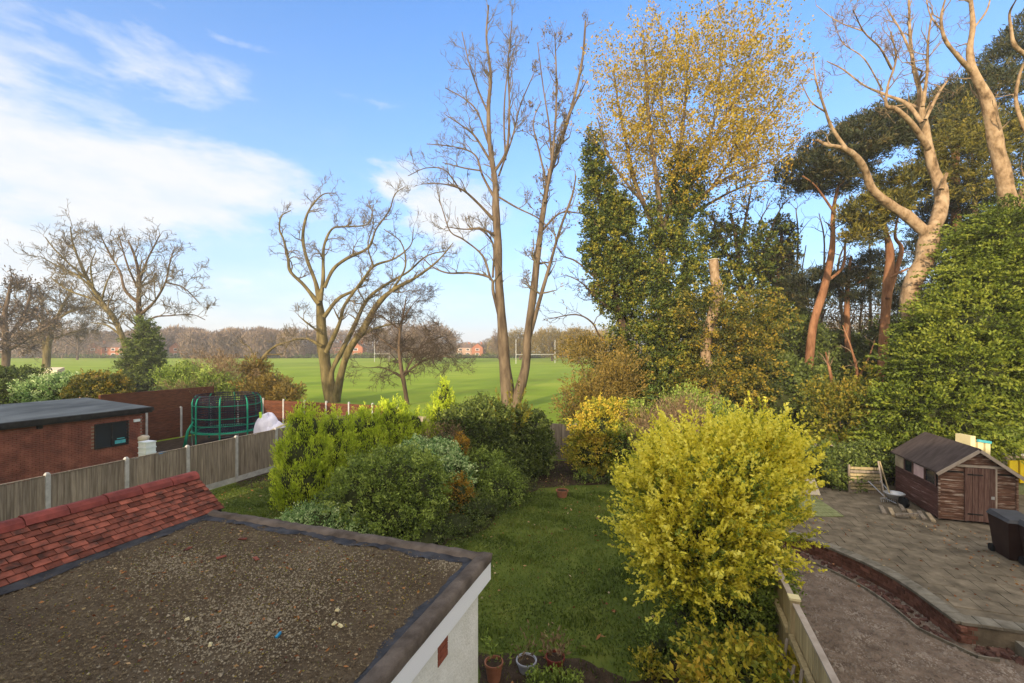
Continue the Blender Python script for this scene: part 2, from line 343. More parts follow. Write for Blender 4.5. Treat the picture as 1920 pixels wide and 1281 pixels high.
# ------------------------------------------------------------------ vegetation helpers
def unit(a): return a / np.maximum(np.linalg.norm(a, axis=-1, keepdims=True), 1e-9)
def leaves(C, D, L, W, tone):
    """rhombic leaves: centre, long axis, length, width -> V, F, tone"""
    n = len(C); D = unit(D); rnd = unit(R.normal(size=(n, 3))); S = unit(np.cross(D, rnd)); Nn = np.cross(D, S)
    L = np.broadcast_to(L, (n,))[:, None] * R.uniform(.7, 1.25, (n, 1)); W = np.broadcast_to(W, (n,))[:, None] * R.uniform(.75, 1.2, (n, 1))
    V = np.empty((n, 4, 3)); V[:, 0] = C - D * L * .5; V[:, 1] = C + S * W * .5 + Nn * W * .12; V[:, 2] = C + D * L * .5; V[:, 3] = C - S * W * .5 + Nn * W * .12
    return V.reshape(-1, 3), np.arange(4 * n).reshape(n, 4), np.repeat(tone, 4)
def foliage(name, blobs, n, per, L, W, material, parent=None, shoot=.35, spread=.12, up=.5, out=1.0, rnd=.5, rmin=.72, rmax=1.06, gap=.5, leafrnd=.9, tvar=.25, zmin=.03, flat=0.0, droop=0.0, toptone=0.0):
    """clumps of leaves on shoots over the surfaces of ellipsoid lobes; lumpy, with gaps"""
    B = np.array([list(b[0]) + list(b[1] if hasattr(b[1], '__len__') else (b[1],) * 3) for b in blobs], float)
    area = (B[:, 3] * B[:, 4] + B[:, 3] * B[:, 5] + B[:, 4] * B[:, 5]); idx = R.choice(len(B), n, p=area / area.sum())
    d = unit(R.normal(size=(n, 3)))
    k = R.normal(size=(6, 3)) * 2.2; ph = R.uniform(0, 6.28, 6)
    lump = np.sin(d @ k.T + ph + idx[:, None]).mean(1)
    rr = R.uniform(rmin, rmax, n) + lump * .28
    if gap > 0:                                # leave holes where a second field is low
        k2 = R.normal(size=(5, 3)) * 4; hole = np.sin(d @ k2.T + idx[:, None] * 1.7).mean(1)
        keep = hole > -1 + gap * .9 * R.uniform(.6, 1.2, n); 
        keep |= R.uniform(size=n) < .25; d, idx, rr, lump = d[keep], idx[keep], rr[keep], lump[keep]
    c = B[idx, :3] + d * B[idx, 3:] * rr[:, None]; nn = len(c)
    nrm = unit(d / B[idx, 3:])
    inside = np.zeros(nn, bool)
    for j, b in enumerate(B):
        q = (((c - b[:3]) / b[3:]) ** 2).sum(1); inside |= (q < .35) & (idx != j)
    c, nrm, lump = c[~inside], nrm[~inside], lump[~inside]; nn = len(c)
    sd = unit(nrm * out + np.array([0, 0, up]) + unit(R.normal(size=(nn, 3))) * rnd)
    ln = shoot * R.uniform(.5, 1.4, nn)
    ci = np.repeat(np.arange(nn), per); m = len(ci); t = R.uniform(0, 1, m)
    perp = R.normal(size=(m, 3)) * spread * (1.05 - .7 * t)[:, None]
    if flat: perp[:, 2] *= (1 - flat)
    C = c[ci] + sd[ci] * (t * ln[ci])[:, None] + perp; C[:, 2] -= droop * t * t
    D = sd[ci] + unit(R.normal(size=(m, 3))) * leafrnd + np.array([0, 0, -droop * 2])
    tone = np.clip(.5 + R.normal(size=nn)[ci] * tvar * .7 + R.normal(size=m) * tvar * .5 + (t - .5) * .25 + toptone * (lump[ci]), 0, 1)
    ok = C[:, 2] > zmin + gz(C[:, 0], C[:, 1])
    V, Fc, tn = leaves(C[ok], D[ok], L, W, tone[ok])
    return np_obj(name, V, Fc, material, parent, tn)
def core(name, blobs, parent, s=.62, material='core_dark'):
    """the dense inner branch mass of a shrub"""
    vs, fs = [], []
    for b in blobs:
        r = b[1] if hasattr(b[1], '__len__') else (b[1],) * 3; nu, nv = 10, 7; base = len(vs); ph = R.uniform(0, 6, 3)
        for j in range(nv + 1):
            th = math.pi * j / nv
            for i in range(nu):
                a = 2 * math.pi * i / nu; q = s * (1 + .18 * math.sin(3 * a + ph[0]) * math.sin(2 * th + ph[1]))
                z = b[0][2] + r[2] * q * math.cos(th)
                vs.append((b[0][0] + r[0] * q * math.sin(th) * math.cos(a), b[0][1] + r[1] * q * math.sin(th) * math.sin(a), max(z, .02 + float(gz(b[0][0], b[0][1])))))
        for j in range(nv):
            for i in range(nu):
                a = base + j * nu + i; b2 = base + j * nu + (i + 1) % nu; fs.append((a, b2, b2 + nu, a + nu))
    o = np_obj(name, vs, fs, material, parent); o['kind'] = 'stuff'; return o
def smooth_path(pts, rad, sub=5):
    """Catmull-Rom through traced points"""
    p = np.array(pts, float); r = np.array(rad, float); n = len(p)
    if n < 3: 
        t = np.linspace(0, 1, sub + 1)[:, None]; return p[0] + (p[-1] - p[0]) * t, r[0] + (r[-1] - r[0]) * t[:, 0]
    pe = np.vstack([2 * p[0] - p[1], p, 2 * p[-1] - p[-2]]); out, ro = [], []
    for i in range(n - 1):
        a, b, c, d = pe[i:i + 4]
        for k in range(sub):
            t = k / sub; out.append(.5 * ((2 * b) + (c - a) * t + (2 * a - 5 * b + 4 * c - d) * t * t + (3 * b - a - 3 * c + d) * t ** 3)); ro.append(r[i] + (r[i + 1] - r[i]) * t)
    out.append(p[-1]); ro.append(r[-1]); return np.array(out), np.array(ro)
def limb(pix, Y, dY=0.0, bend=.6, z0=None):
    """traced limb: list of (px, py, width px); dY = depth it wanders away from the trunk's depth"""
    n = len(pix); pts, rad = [], []
    a, b = R.uniform(-1, 1, 2) * bend
    for i, (x, y, w) in enumerate(pix):
        t = i / max(n - 1, 1); yy = Y + dY * t + (a * math.sin(math.pi * t) + b * math.sin(2 * math.pi * t)) * (Y / 45)
        pts.append(A(x, y, yy)); rad.append(max(w, .8) / 2 / F * yy)
    pts, rad = smooth_path(pts, rad)
    return pts, rad
def polyrings(strands, n):
    """vectorised-enough tubes; strands = [(pts, rad)]"""
    Vs, Fs, base = [], [], 0; ang = np.arange(n) * 2 * np.pi / n; ca, sa = np.cos(ang), np.sin(ang)
    for p, r in strands:
        m = len(p)
        if m < 2: continue
        d = unit(np.gradient(p, axis=0)); ref = np.array([.23, .91, .34]) if abs(d[0][2]) > .5 else np.array([.1, .1, .99])
        x = unit(np.cross(d, ref)); y = np.cross(d, x)
        Vs.append((p[:, None] + r[:, None, None] * (x[:, None] * ca[None, :, None] + y[:, None] * sa[None, :, None])).reshape(-1, 3))
        if n >= 8:                             # uneven, fluted stems with swellings
            ph = R.uniform(0, 6.28, 4); q = np.arange(m)[:, None]
            wob = 1 + .055 * np.sin(2 * ang[None] + q * .35 + ph[0]) + .045 * np.sin(3 * ang[None] - q * .6 + ph[1]) + .05 * np.sin(q * 1.1 + ph[2]) + R.normal(size=(m, n)) * .018
            Vs[-1] = (p[:, None] + (r[:, None] * wob)[:, :, None] * (x[:, None] * ca[None, :, None] + y[:, None] * sa[None, :, None])).reshape(-1, 3)
        i = np.arange(m - 1)[:, None] * n; k = np.arange(n)[None]; k2 = (k + 1) % n
        Fs.append(np.stack([i + k, i + k2, i + k2 + n, i + k + n], -1).reshape(-1, 4) + base); base += m * n
    return np.vstack(Vs), np.vstack(Fs)
def grow(strands, n_per_m, length, level, maxlev, ang=(25, 60), up=.25, crook=.28, step=None, t0=.25, decay=.6, rfrac=.6, rtip=.010, lmin=.25, out_all=None, outward=None, outk=0.0, droop=0.0):
    """random side branches from strands, recursively"""
    if out_all is None: out_all = []
    new = []
    for p, r in strands:
        seg = np.linalg.norm(np.diff(p, axis=0), axis=1); tot = seg.sum()
        cnt = R.poisson(n_per_m * tot * (1 - t0)); 
        if cnt == 0: continue
        cum = np.concatenate([[0], np.cumsum(seg)]) / tot
        for t in R.uniform(t0, 1, cnt):
            i = min(np.searchsorted(cum, t) - 1, len(seg) - 1); i = max(i, 0); f = (t - cum[i]) / max(cum[i + 1] - cum[i], 1e-6)
            s = p[i] + (p[i + 1] - p[i]) * f; rs = r[i] + (r[i + 1] - r[i]) * f
            tg = (p[i + 1] - p[i]) / max(seg[i], 1e-6)
            a = math.radians(R.uniform(*ang)); q = R.normal(size=3); q -= tg * q.dot(tg); q /= np.linalg.norm(q) + 1e-9
            d = tg * math.cos(a) + q * math.sin(a)
            if outward is not None: 
                w = s - outward; w[2] *= .3; d = d + outk * w / (np.linalg.norm(w) + 1e-6)
            d[2] += up; d /= np.linalg.norm(d)
            ln = length * R.uniform(.5, 1.25) * (1 - .45 * t); 
            if ln < lmin: ln = lmin
            k = max(3, int(ln / (step or .45))); k = min(k, 9); h = ln / k
            pp = [s]; dd = d
            for _ in range(k):
                dd = dd + R.normal(size=3) * crook; dd[2] += up * .25 - droop; dd /= np.linalg.norm(dd); pp.append(pp[-1] + dd * h)
            r0 = max(min(rs * rfrac, .045 * ln + .004), rtip * 1.15)
            new.append((np.array(pp), np.linspace(r0, rtip, k + 1)))
    out_all.append(new)
    if level < maxlev:
        grow(new, n_per_m * 1.45, length * decay, level + 1, maxlev, ang, up, crook, step and step * decay, .15, decay, .7, rtip, lmin, out_all, outward, outk, droop)
    return out_all
def tree(name, label, limbs, Y, bark, twig, base, cat='tree', group=None, npm=.9, length=3.5, lev=3, up=.25, crook=.28, rtip=.014, outk=0.0, t0=.25, ang=(25, 60), droop=0.0, skip_first=0, decay=.58, sides=9):
    rt = root(name, base, label, cat, group)
    V, Fc = polyrings(limbs, sides); np_obj('trunk', V, Fc, bark, rt, smooth=True)
    allb = grow(limbs[skip_first:], npm, length, 1, lev, ang, up, crook, None, t0, decay, .6, rtip, .25, None, np.array([base[0], base[1], base[2] + 4]), outk, droop)
    if allb[0]:
        V, Fc = polyrings(allb[0], 5); np_obj('branches', V, Fc, twig, rt, smooth=True)['kind'] = 'stuff'
        rest = [s for l in allb[1:] for s in l]
        if rest: V, Fc = polyrings(rest, 3); np_obj('twigs', V, Fc, twig, rt)['kind'] = 'stuff'
    return rt, allb
def leaf_on(strands, per_m, L, W, material, parent, name='crown', spread=.12, hang=.0, keep=None, tmean=.5, tvar=.25):
    C, D, T = [], [], []
    for p, r in strands:
        ln = np.linalg.norm(np.diff(p, axis=0), axis=1).sum(); n = R.poisson(per_m * ln)
        if n == 0: continue
        t = R.uniform(.1, 1.08, n) * (len(p) - 1); i = np.clip(t.astype(int), 0, len(p) - 2); f = (t - i)[:, None]
        C.append(p[i] + (p[i + 1] - p[i]) * f + R.normal(size=(n, 3)) * spread); D.append(R.normal(size=(n, 3)) + [0, 0, -hang]); T.append(np.full(n, R.normal() * tvar * .6))
    C = np.vstack(C); D = np.vstack(D); T = np.concatenate(T) + tmean + R.normal(size=len(C)) * tvar * .6
    if keep is not None: k = keep(C); C, D, T = C[k], D[k], T[k]
    V, Fc, tn = leaves(C, D, L, W, np.clip(T, 0, 1)); return np_obj(name, V, Fc, material, parent, tn)
def pblob(px, py, Y, wpx, hpx, dy=None):      # ellipsoid lobe by its place and size in the view, at a real depth
    c = A(px, py, Y); rx = wpx / 2 / F * Y; rz = hpx / 2 / F * Y; return (c, (rx, dy or rx * .9, rz))
def ss(seed):                                  # reseed so a change in one thing leaves the others alone
    global R
    R = np.random.default_rng(seed)

# ================================================================== SETTING
def sheet(name, pts, z, material, kind='structure', res=None):
    V = [(p[0], p[1], z) for p in pts]; me = bpy.data.meshes.new(name); c = np.mean([(v[0], v[1]) for v in V], 0)
    me.from_pydata([(x - c[0], y - c[1], 0) for x, y, _ in V], [], [tuple(range(len(V)))]); me.update(); me.materials.append(M[material])
    o = bpy.data.objects.new(name, me); o.location = (c[0], c[1], z); link(o)
    if kind: o['kind'] = kind
    return o
# park grass: one big sheet, rising gently, out to the horizon
xs = np.concatenate([[-1600, -900, -500], np.linspace(-300, 300, 41), [500, 900, 1600]]); ys = np.concatenate([[-80, -20, 0, 22, 30, 38, 45], np.linspace(50, 260, 43), [330, 500, 900, 1800]])
gx, gy = np.meshgrid(xs, ys); ss(3)
gzv = gz(gx, gy) + np.where((gy > 50) & (gy < 230), .03 * np.sin(gx * .07 + 1) * np.sin(gy * .11), 0)
V = np.stack([gx, gy, gzv], -1).reshape(-1, 3); nx = len(xs)
i, j = np.meshgrid(np.arange(nx - 1), np.arange(len(ys) - 1)); a = (j * nx + i).ravel()
np_obj('ground', V, np.stack([a, a + 1, a + 1 + nx, a + nx], -1), 'field', smooth=True)['kind'] = 'structure'
def uvpoly(l): return [UV(u, v) for u, v in l]
sheet('lawn', uvpoly([(0, -16.4), (21.2, -16.4), (21.2, 1.62), (0, 1.62)]), .004, 'lawn')
# flower beds with ragged edges
def ragged(pts, amp, n=7):
    out = []
    for k in range(len(pts)):
        a = Vector(pts[k]).to_2d() if not isinstance(pts[k], Vector) else pts[k].to_2d(); b = pts[(k + 1) % len(pts)]; b = b.to_2d()
        for q in range(n): p = a.lerp(b, q / n); out.append(Vector((p.x + R.uniform(-amp, amp), p.y + R.uniform(-amp, amp))))
    return out
sheet('flower_bed', ragged([P(560, 1010), P(800, 1030), P(905, 1000), P(960, 940), P(1010, 915), P(1170, 905), P(1190, 870), P(1000, 862), P(700, 880), P(540, 930)], .12), .008, 'soil')
sheet('flower_bed', ragged([P(1180, 1281), P(1290, 1230), P(1262, 1120), P(1300, 1060), P(1440, 1000), P(1462, 1060), P(1475, 1130), P(1520, 1281), P(1500, 1400), P(1200, 1400)], .10), .008, 'soil')
sheet('flower_bed', ragged([P(900, 1225), P(1080, 1235), P(1180, 1275), P(1180, 1420), P(900, 1420)], .06), .009, 'soil')
sheet('flower_bed', ragged([P(440, 905), P(545, 872), P(560, 885), P(500, 915), P(450, 915)], .08), .0085, 'soil')

sheet('neighbour_yard_shade', ragged(uvpoly([(14.5, -28), (25, -28), (25, -16.7), (14.5, -16.7)]), .05), .006, 'soil')  # dark soil sheet that also puts shade into the ground round the trampoline

# ------------------------------------------------------------------ the pebbled flat roof, its kerbs, white fascia and wall
RZ = 2.60; V0, V1, U1 = -7.14, -2.17, 5.45
ext = root('house_extension', UV(2.7, -4.6, 0), 'white rendered extension with a flat pebbled roof and white fascia in the foreground', 'extension')
MB().box((V0 - .05, -.3, 0), (V1 - .13, U1 - .12, RZ - .31)).obj('wall', 'render', ext)
MB().box((V0, -.3, RZ - .20), (V1 - .035, U1 - .035, RZ - .01)).obj('roof_deck', 'roof_felt', ext)
fs = MB(); fs.box((V1 - .030, -.3, RZ - .285), (V1, U1, RZ - .045)); fs.obj('fascia', 'upvc', ext)
MB().box((V0, U1 - .028, RZ - .285), (V1 - .033, U1, RZ - .045)).obj('fascia', 'upvc', ext)
MB().box((V1 - .13, -.3, RZ - .33), (V1 - .033, U1 - .03, RZ - .31)).obj('soffit', 'upvc', ext)
def kerb(name, prof, a, b, mat_, n=60, jit=.006, inner=None):
    """extruded kerb profile between two plot points with slight hand-laid wobble; prof in (across, z)"""
    a = Vector(a); b = Vector(b); d = (b - a).normalized(); side = Vector((d.y, -d.x, 0)); V = []; k = len(prof)
    for i in range(n + 1):
        t = i / n; p = a.lerp(b, t)
        for j, (s, z) in enumerate(prof):
            w = R.normal() * jit; e = (inner * (math.sin(i * .9) * .5 + math.sin(i * .37 + 1) + R.normal() * .4) if inner and j in (0,) else 0)
            V.append(p + side * (s + e + w * .6) + Vector((0, 0, z + w)))
    fc = [(i * k + j, i * k + (j + 1), (i + 1) * k + j + 1, (i + 1) * k + j) for i in range(n) for j in range(k - 1)]
    return np_obj(name, [tuple(v) for v in V], fc, mat_, ext)
ss(11)
# black bitumen turn-ups inside, mineral felt kerbs outside
kerb('kerb', [(-.19, RZ + .012), (-.145, RZ + .050), (-.02, RZ + .060), (.012, RZ + .035), (.012, RZ - .05)], UV(-.3, V1, 0), UV(U1 + .0, V1, 0), 'mineral_felt')
kerb('kerb', [(.012, RZ - .05), (.012, RZ + .035), (-.02, RZ + .058), (-.13, RZ + .048), (-.17, RZ + .010)], UV(U1, V1, 0), UV(U1, V0 - .1, 0), 'mineral_felt')
kerb('bitumen_strip', [(-.27, RZ + .004), (-.23, RZ + .010), (-.18, RZ + .020)], UV(-.3, V1, 0), UV(U1 - .15, V1, 0), 'bitumen', inner=.035)
kerb('bitumen_strip', [(.28, RZ + .004), (.22, RZ + .010), (.155, RZ + .018)], UV(U1, V0, 0), UV(U1, V1 - .2, 0), 'bitumen', inner=.04)
kerb('bitumen_strip', [(.20, RZ + .004), (.10, RZ + .012), (.02, RZ + .05)], UV(-.3, V0, 0), UV(U1 - .1, V0, 0), 'bitumen', inner=.03)
# fix facing of the far strip (runs the other way round)
# loose chippings: many tiny stones as real geometry
ss(12); n = 105000
uu = R.uniform(1.4, U1 - .18, n); vv = R.uniform(V0 + .08, V1 - .2, n)
dens = .55 + .5 * (np.sin(uu * 1.9 + vv) * np.sin(vv * 1.3 - uu)); k = R.uniform(size=n) < np.clip(dens + .25, .3, 1); uu, vv = uu[k], vv[k]; n = len(uu)
c = np.stack([uu * SN + vv * CS, uu * CS - vv * SN, np.full(n, RZ - .004)], -1); s = R.gamma(4, .0012, n)[:, None] + .003
tet = np.array([[1, 0, 0], [-.5, .87, 0], [-.5, -.87, 0], [0, 0, 1.0]]); a = R.uniform(0, 6.28, n); ca, sa = np.cos(a)[:, None], np.sin(a)[:, None]
tv = np.stack([ca * tet[:, 0] - sa * tet[:, 1], sa * tet[:, 0] + ca * tet[:, 1], np.tile(tet[:, 2] * 1.0, (n, 1))], -1) * s[:, None] * R.uniform(.7, 1.3, (n, 4, 1)); tv[:, :, 2] += .004
Vt = (c[:, None] + tv).reshape(-1, 3); b4 = np.arange(n)[:, None] * 4
Ft = np.concatenate([b4 + [0, 1, 3], b4 + [1, 2, 3], b4 + [2, 0, 3]])
o = np_obj('roof_chippings', Vt, Ft, 'chipping', ext); o['kind'] = 'stuff'
# moss, paler stones, twigs on the roof
ss(13); n = 3200; uu = np.where(R.uniform(size=n) < .5, R.normal(4.5, .5, n), R.uniform(1.6, 5.2, n)); vv = R.uniform(V0 + .5, V1 - .4, n); kk = (uu < U1 - .35) & (uu > 1.5)
cc_ = np.stack([uu * SN + vv * CS, uu * CS - vv * SN, np.full(n, RZ + .012)], -1)[kk]
Vv, Ff, tn = leaves(cc_, R.normal(size=(len(cc_), 3)) * [1, 1, .25], .020, .012, R.uniform(.3, 1, len(cc_)))
o = np_obj('moss_tufts', Vv, Ff, 'l_yg', ext, tn); o['kind'] = 'stuff'
n = 420; uu = R.uniform(2.5, U1 - .4, n); vv = R.uniform(V0 + .3, V1 - .4, n); cc_ = np.stack([uu * SN + vv * CS, uu * CS - vv * SN, np.full(n, RZ + .012)], -1)
Vv, Ff, tn = leaves(cc_, R.normal(size=(n, 3)) * [1, 1, .2], .045, .022, R.uniform(0, .9, n)); o = np_obj('leaf_litter', Vv, Ff, 'l_litter', ext, tn); o['kind'] = 'stuff'
pc = [(to_uv(P(455, 1180, RZ)), .36, 2600), (to_uv(P(560, 1075, RZ)), .45, 2600), (to_uv(P(840, 1055, RZ)), .12, 420), (to_uv(P(330, 1060, RZ)), .30, 1500)]
cu = np.concatenate([R.normal(a[0], s_, n_) for a, s_, n_ in pc]); cv = np.concatenate([R.normal(a[1], s_ * 1.3, n_) for a, s_, n_ in pc]); kk = (cu < U1 - .3) & (cu > 1) & (cv > V0 + .2) & (cv < V1 - .25); cu, cv = cu[kk], cv[kk]; n = len(cu)
c = np.stack([cu * SN + cv * CS, cu * CS - cv * SN, np.full(n, RZ)], -1); s = R.gamma(4, .0014, n)[:, None] + .004; a = R.uniform(0, 6.28, n); ca, sa = np.cos(a)[:, None], np.sin(a)[:, None]
tv = np.stack([ca * tet[:, 0] - sa * tet[:, 1], sa * tet[:, 0] + ca * tet[:, 1], np.tile(tet[:, 2], (n, 1))], -1) * s[:, None]; tv[:, :, 2] += .004
b4 = np.arange(n)[:, None] * 4; o = np_obj('pale_grit', (c[:, None] + tv).reshape(-1, 3), np.concatenate([b4 + [0, 1, 3], b4 + [1, 2, 3], b4 + [2, 0, 3]]), 'pale_grit', ext); o['kind'] = 'stuff'
st = MB(); st.poly([(-.5, -.4, 0), (.5, -.45, 0), (.55, .4, 0), (-.45, .5, 0), (-.3, -.25, .5), (.35, -.2, .55), (.3, .25, .5), (-.25, .3, .45)], [(3, 2, 1, 0), (4, 5, 6, 7), (0, 1, 5, 4), (1, 2, 6, 5), (2, 3, 7, 6), (3, 0, 4, 7)])
sme = bpy.data.meshes.new('pebble'); sme.from_pydata(st.v, [], st.f); sme.materials.append(M['cream'])
for k, (px, py, lab) in enumerate(((632, 1145, 'largest cream stone lying on the pebbled flat roof, right of its middle'), (627, 1170, 'small cream stone just below the largest one on the flat roof'),
                                   (638, 1174, 'cream stone nearest the white fascia side, below the largest stone'), (351, 1162, 'long pale stone lying alone left of the flat roof middle'), (394, 1209, 'yellowish stone nearest the bottom of the flat roof'))):
    o = piece('stone', sme, P(px, py, RZ + .008), None, (0, 0, k * 1.3), (.045 + .01 * (k % 3), .035, .035)); tag(o, lab, 'stone', 'pale stones on the flat roof')
o = MB().bar(P(517, 1196, RZ + .02), P(526, 1186, RZ + .02), .02, .02).obj('plastic_scrap', 'blue_plastic'); tag(o, 'small blue plastic scrap lying on the pebbled roof', 'scrap')
for j, (px, py) in enumerate(((455, 1011), (415, 1045), (352, 1030), (480, 1048))):
    o = piece('tile_fragment', unit_board('tile_fragment', .11, .05, .012, 'roof_tile'), P(px, py, RZ + .012), None, (0.05, 0, j * .8))
    tag(o, ('broken red tile piece nearest the far kerb of the flat roof', 'small red tile chip between the far kerb and the roof middle', 'red tile chip lying closest to the tiled slope', 'rightmost red tile chip on the flat roof')[j], 'tile fragment', 'broken red tile pieces on the flat roof')
ab = MB()
for r_ in range(3):
    ab.box((V1 - .132, 4.25, 1.93 + r_ * .075), (V1 - .122, 4.47, 1.995 + r_ * .075))
ab.obj('air_brick', 'airbrick', ext)

# ------------------------------------------------------------------ red plain-tile pitched roof left of the flat roof
ss(14)
RV, RZr = -7.80, 3.12; PU = 5.62
slope = math.atan2(RZr - (RZ + .03), RV * -1 + V0); slen = math.hypot(RZr - RZ - .03, V0 - RV)
tr_ = root('tiled_roof', UV(2.8, RV, 0), 'pitched red clay tile roof with ridge tiles beside the pebbled flat roof', 'roof')
g = MB()
for sgn, name in ((1, 'under_slope'), (-1, 'under_slope')):
    e = RV + sgn * (V0 - RV); 
    a_ = [UV(0, RV, RZr - .03), UV(PU - .03, RV, RZr - .03), UV(PU - .03, e, RZ + .0 - (0 if sgn > 0 else 0)), UV(0, e, RZ + .0)]
    g.hexa([p - Vector((0, 0, .06)) for p in a_] + a_)
g.obj('roof_boarding', 'black_timber', tr_)
gw = MB(); gp = [UV(PU - .06, V0 - .02, 0), UV(PU - .06, V0 - .02, RZ - .04), UV(PU - .06, RV, RZr - .07), UV(PU - .06, 2 * RV - V0, RZ - .04), UV(PU - .06, 2 * RV - V0, 0)]
gw.poly(gp + [p - UV(.2, 0) for p in gp], [(0, 1, 2, 3, 4), (9, 8, 7, 6, 5)] + [(k, (k + 1) % 5 + 5 if 0 else k + 5, (k + 1) % 5 + 5, (k + 1) % 5) for k in range(5)]); gw.obj('gable_wall', 'brick_wall', tr_)
MB().box((2 * RV - V0 + .05, -.3, 0), (2 * RV - V0 + .2, PU - .27, RZ - .1)).obj('side_wall', 'brick_wall', tr_)
NC = 9; gauge = slen / NC; tw = .165
# local tile: x along the ridge, y down the slope, slightly cambered
def tile_mesh(w):
    v, f = [], []
    for y, z in ((0, .004), (gauge * 1.35, .026)):
        for k in range(4): x = (-.5 + k / 3) * w; v += [(x, y, z + .003 * (1 - abs(k - 1.5) / 1.5)), (x, y, z - .016)]
    for k in range(3): a = 2 * k; f += [(a, a + 2, a + 10, a + 8), (a + 1, a + 9, a + 11, a + 3)]; f += [(a + 8, a + 10, a + 11, a + 9), (a, a + 1, a + 3, a + 2)]
    f += [(0, 8, 9, 1), (6, 7, 15, 14)]
    me = bpy.data.meshes.new('roof_tile'); me.from_pydata(v, [], f); me.update(); me.materials.append(M['roof_tile']); return me
tms = [tile_mesh(tw - .005), tile_mesh(tw - .009)]
ux = UV(1, 0); dn = (UV(0, V0 - RV, 0) + Vector((0, 0, -(RZr - RZ - .03)))).normalized(); nrm_ = ux.cross(dn); nrm_ = nrm_ if nrm_.z > 0 else -nrm_
def frame(x, y, z, jx=0.0, jz=0.0):
    m = Matrix((x, y, z)).transposed().to_3x3(); return (m @ Euler((jx, 0, jz)).to_matrix()).to_euler()
xx = dn.cross(nrm_)                      # keeps the frame right handed
cnt = 0
for c_ in range(NC):
    hme = tile_mesh(tw / 2 - .005) if c_ == 0 else hme
    u = PU - .01 - tw / 2 - (tw / 2 if c_ % 2 else 0)
    if c_ % 2:
        piece('roof_tile', hme, UV(PU - .01 - tw / 4, RV, RZr) + dn * (c_ * gauge) + nrm_ * .012, tr_, frame(xx, dn, nrm_))
    while u > .75:
        base_ = UV(u, RV, RZr) + dn * (c_ * gauge) + nrm_ * (.012 + R.uniform(0, .003))
        if u > 0.75 and cnt < 292:
            piece('roof_tile', tms[cnt % 2], base_, tr_, frame(xx, dn, nrm_, R.normal() * .010, R.normal() * .012)); cnt += 1
        u -= tw
# ridge tiles: half hexagon profile
rl = .45; rm = MB(); prof = [(-.13, -.085), (-.10, -.02), (-.04, .022), (.04, .022), (.10, -.02), (.13, -.085)]
v = [(x, y0, z) for y0 in (0, rl - .012) for x, z in prof] + [(x * .88, y0, z - .016) for y0 in (0, rl - .012) for x, z in prof]
f = [(k, k + 1, k + 7, k + 6) for k in range(5)] + [(k + 12, k + 18, k + 19, k + 13) for k in range(5)] + [(k, k + 12, k + 13, k + 1) for k in range(5)] + [(k + 6, k + 7, k + 19, k + 18) for k in range(5)]
rme = bpy.data.meshes.new('ridge_tile'); rme.from_pydata(v, [], f); rme.update(); rme.materials.append(M['ridge_tile'])
for k in range(12):
    u = PU - rl * (k + 1)
    piece('ridge_tile', rme, UV(u, RV, RZr + .045 + R.uniform(-.006, .006)), tr_, (R.normal() * .012, 0, ROT + R.normal() * .012))

# ------------------------------------------------------------------ houses behind the viewer: the row whose shade lies over the gardens
def row_house(v0, v1, lab, wallm, rz=8.1):
    rt = root('house', UV(-4, (v0 + v1) / 2, 0), lab, 'house', 'row of houses behind the viewer')
    MB().box((v0, -8.5, 0), (v1, -.32, 5.4)).obj('wall', wallm, rt)
    m = MB(); a = [UV(-8.8, v0 - .3, 5.3), UV(-8.8, v1 + .3, 5.3), UV(0, v1 + .3, 5.3), UV(0, v0 - .3, 5.3)] if False else None
    p = [UV(-8.8, v0 - .2, 5.4), UV(-8.8, v1 + .2, 5.4), UV(-.34, v1 + .2, 5.4), UV(-.34, v0 - .2, 5.4), UV(-4.4, v0 + 1.5, rz), UV(-4.4, v1 - 1.5, rz)]
    m.poly(p, [(0, 1, 2, 3), (0, 4, 5, 1), (2, 5, 4, 3), (0, 3, 4), (1, 5, 2)]).obj('roof', 'far_roof', rt)
row_house(-16.3, 3.2, 'two storey house the view is taken from, with its hipped roof', 'house_wall', 8.0)
row_house(-40, -19.5, 'two storey neighbouring house on the left, behind the viewer', 'house_wall')
row_house(3.6, 30, 'two storey neighbouring house on the right, behind the viewer', 'house_wall')

# ------------------------------------------------------------------ fences
ss(20)
fb = unit_board('fence_board', .155, .022, 1.0, 'fence_board')
def fence_bay(rt, a, b, z0, h, nb, me, post=True, lean=0, zt=None):
    """feather-edge boards between two ground points"""
    a = Vector(a); b = Vector(b); d = b - a; ln = d.length; d.normalize(); ang = math.atan2(d.y, d.x)
    for k in range(nb):
        t = (k + .5) / nb; p = a + d * (ln * t); w = ln / nb / .155
        piece(me.name, me, Vector((p.x, p.y, z0 + R.normal() * .004)), rt, (0, 0, ang + .07), (w * 1.06, 1, h + R.normal() * .006))
def concrete_post(rt, p, h, side):
    o = MB(); x, y, s = p[0], p[1], .055
    fr = lambda a, b, z: Vector((x, y, 0)) + UV(b, a) + Vector((0, 0, z))
    o.box((-s, -s, 0), (s, s, h - .03), fr); o.hexa([fr(-s, -s, h - .03), fr(s, -s, h - .03), fr(s, s, h - .03), fr(-s, s, h - .03), fr(-s * .5, -s * .5, h + .02), fr(s * .5, -s * .5, h + .02), fr(s * .5, s * .5, h + .02), fr(-s * .5, s * .5, h + .02)])
    return o.obj('concrete_post', 'concrete', rt)
LV = -16.45
lf = root('boundary_fence', UV(13, LV), 'weathered grey boarded fence with pale concrete posts in front of the brick outbuilding', 'fence')
posts_u = [P_[0] for P_ in [to_uv(P(px, py, 1.83)) for px, py in ((75, 887), (222, 860), (340, 840), (437, 820), (515, 803))]]
pu = [13.5 + 1.95 * k for k in range(-5, 5)]
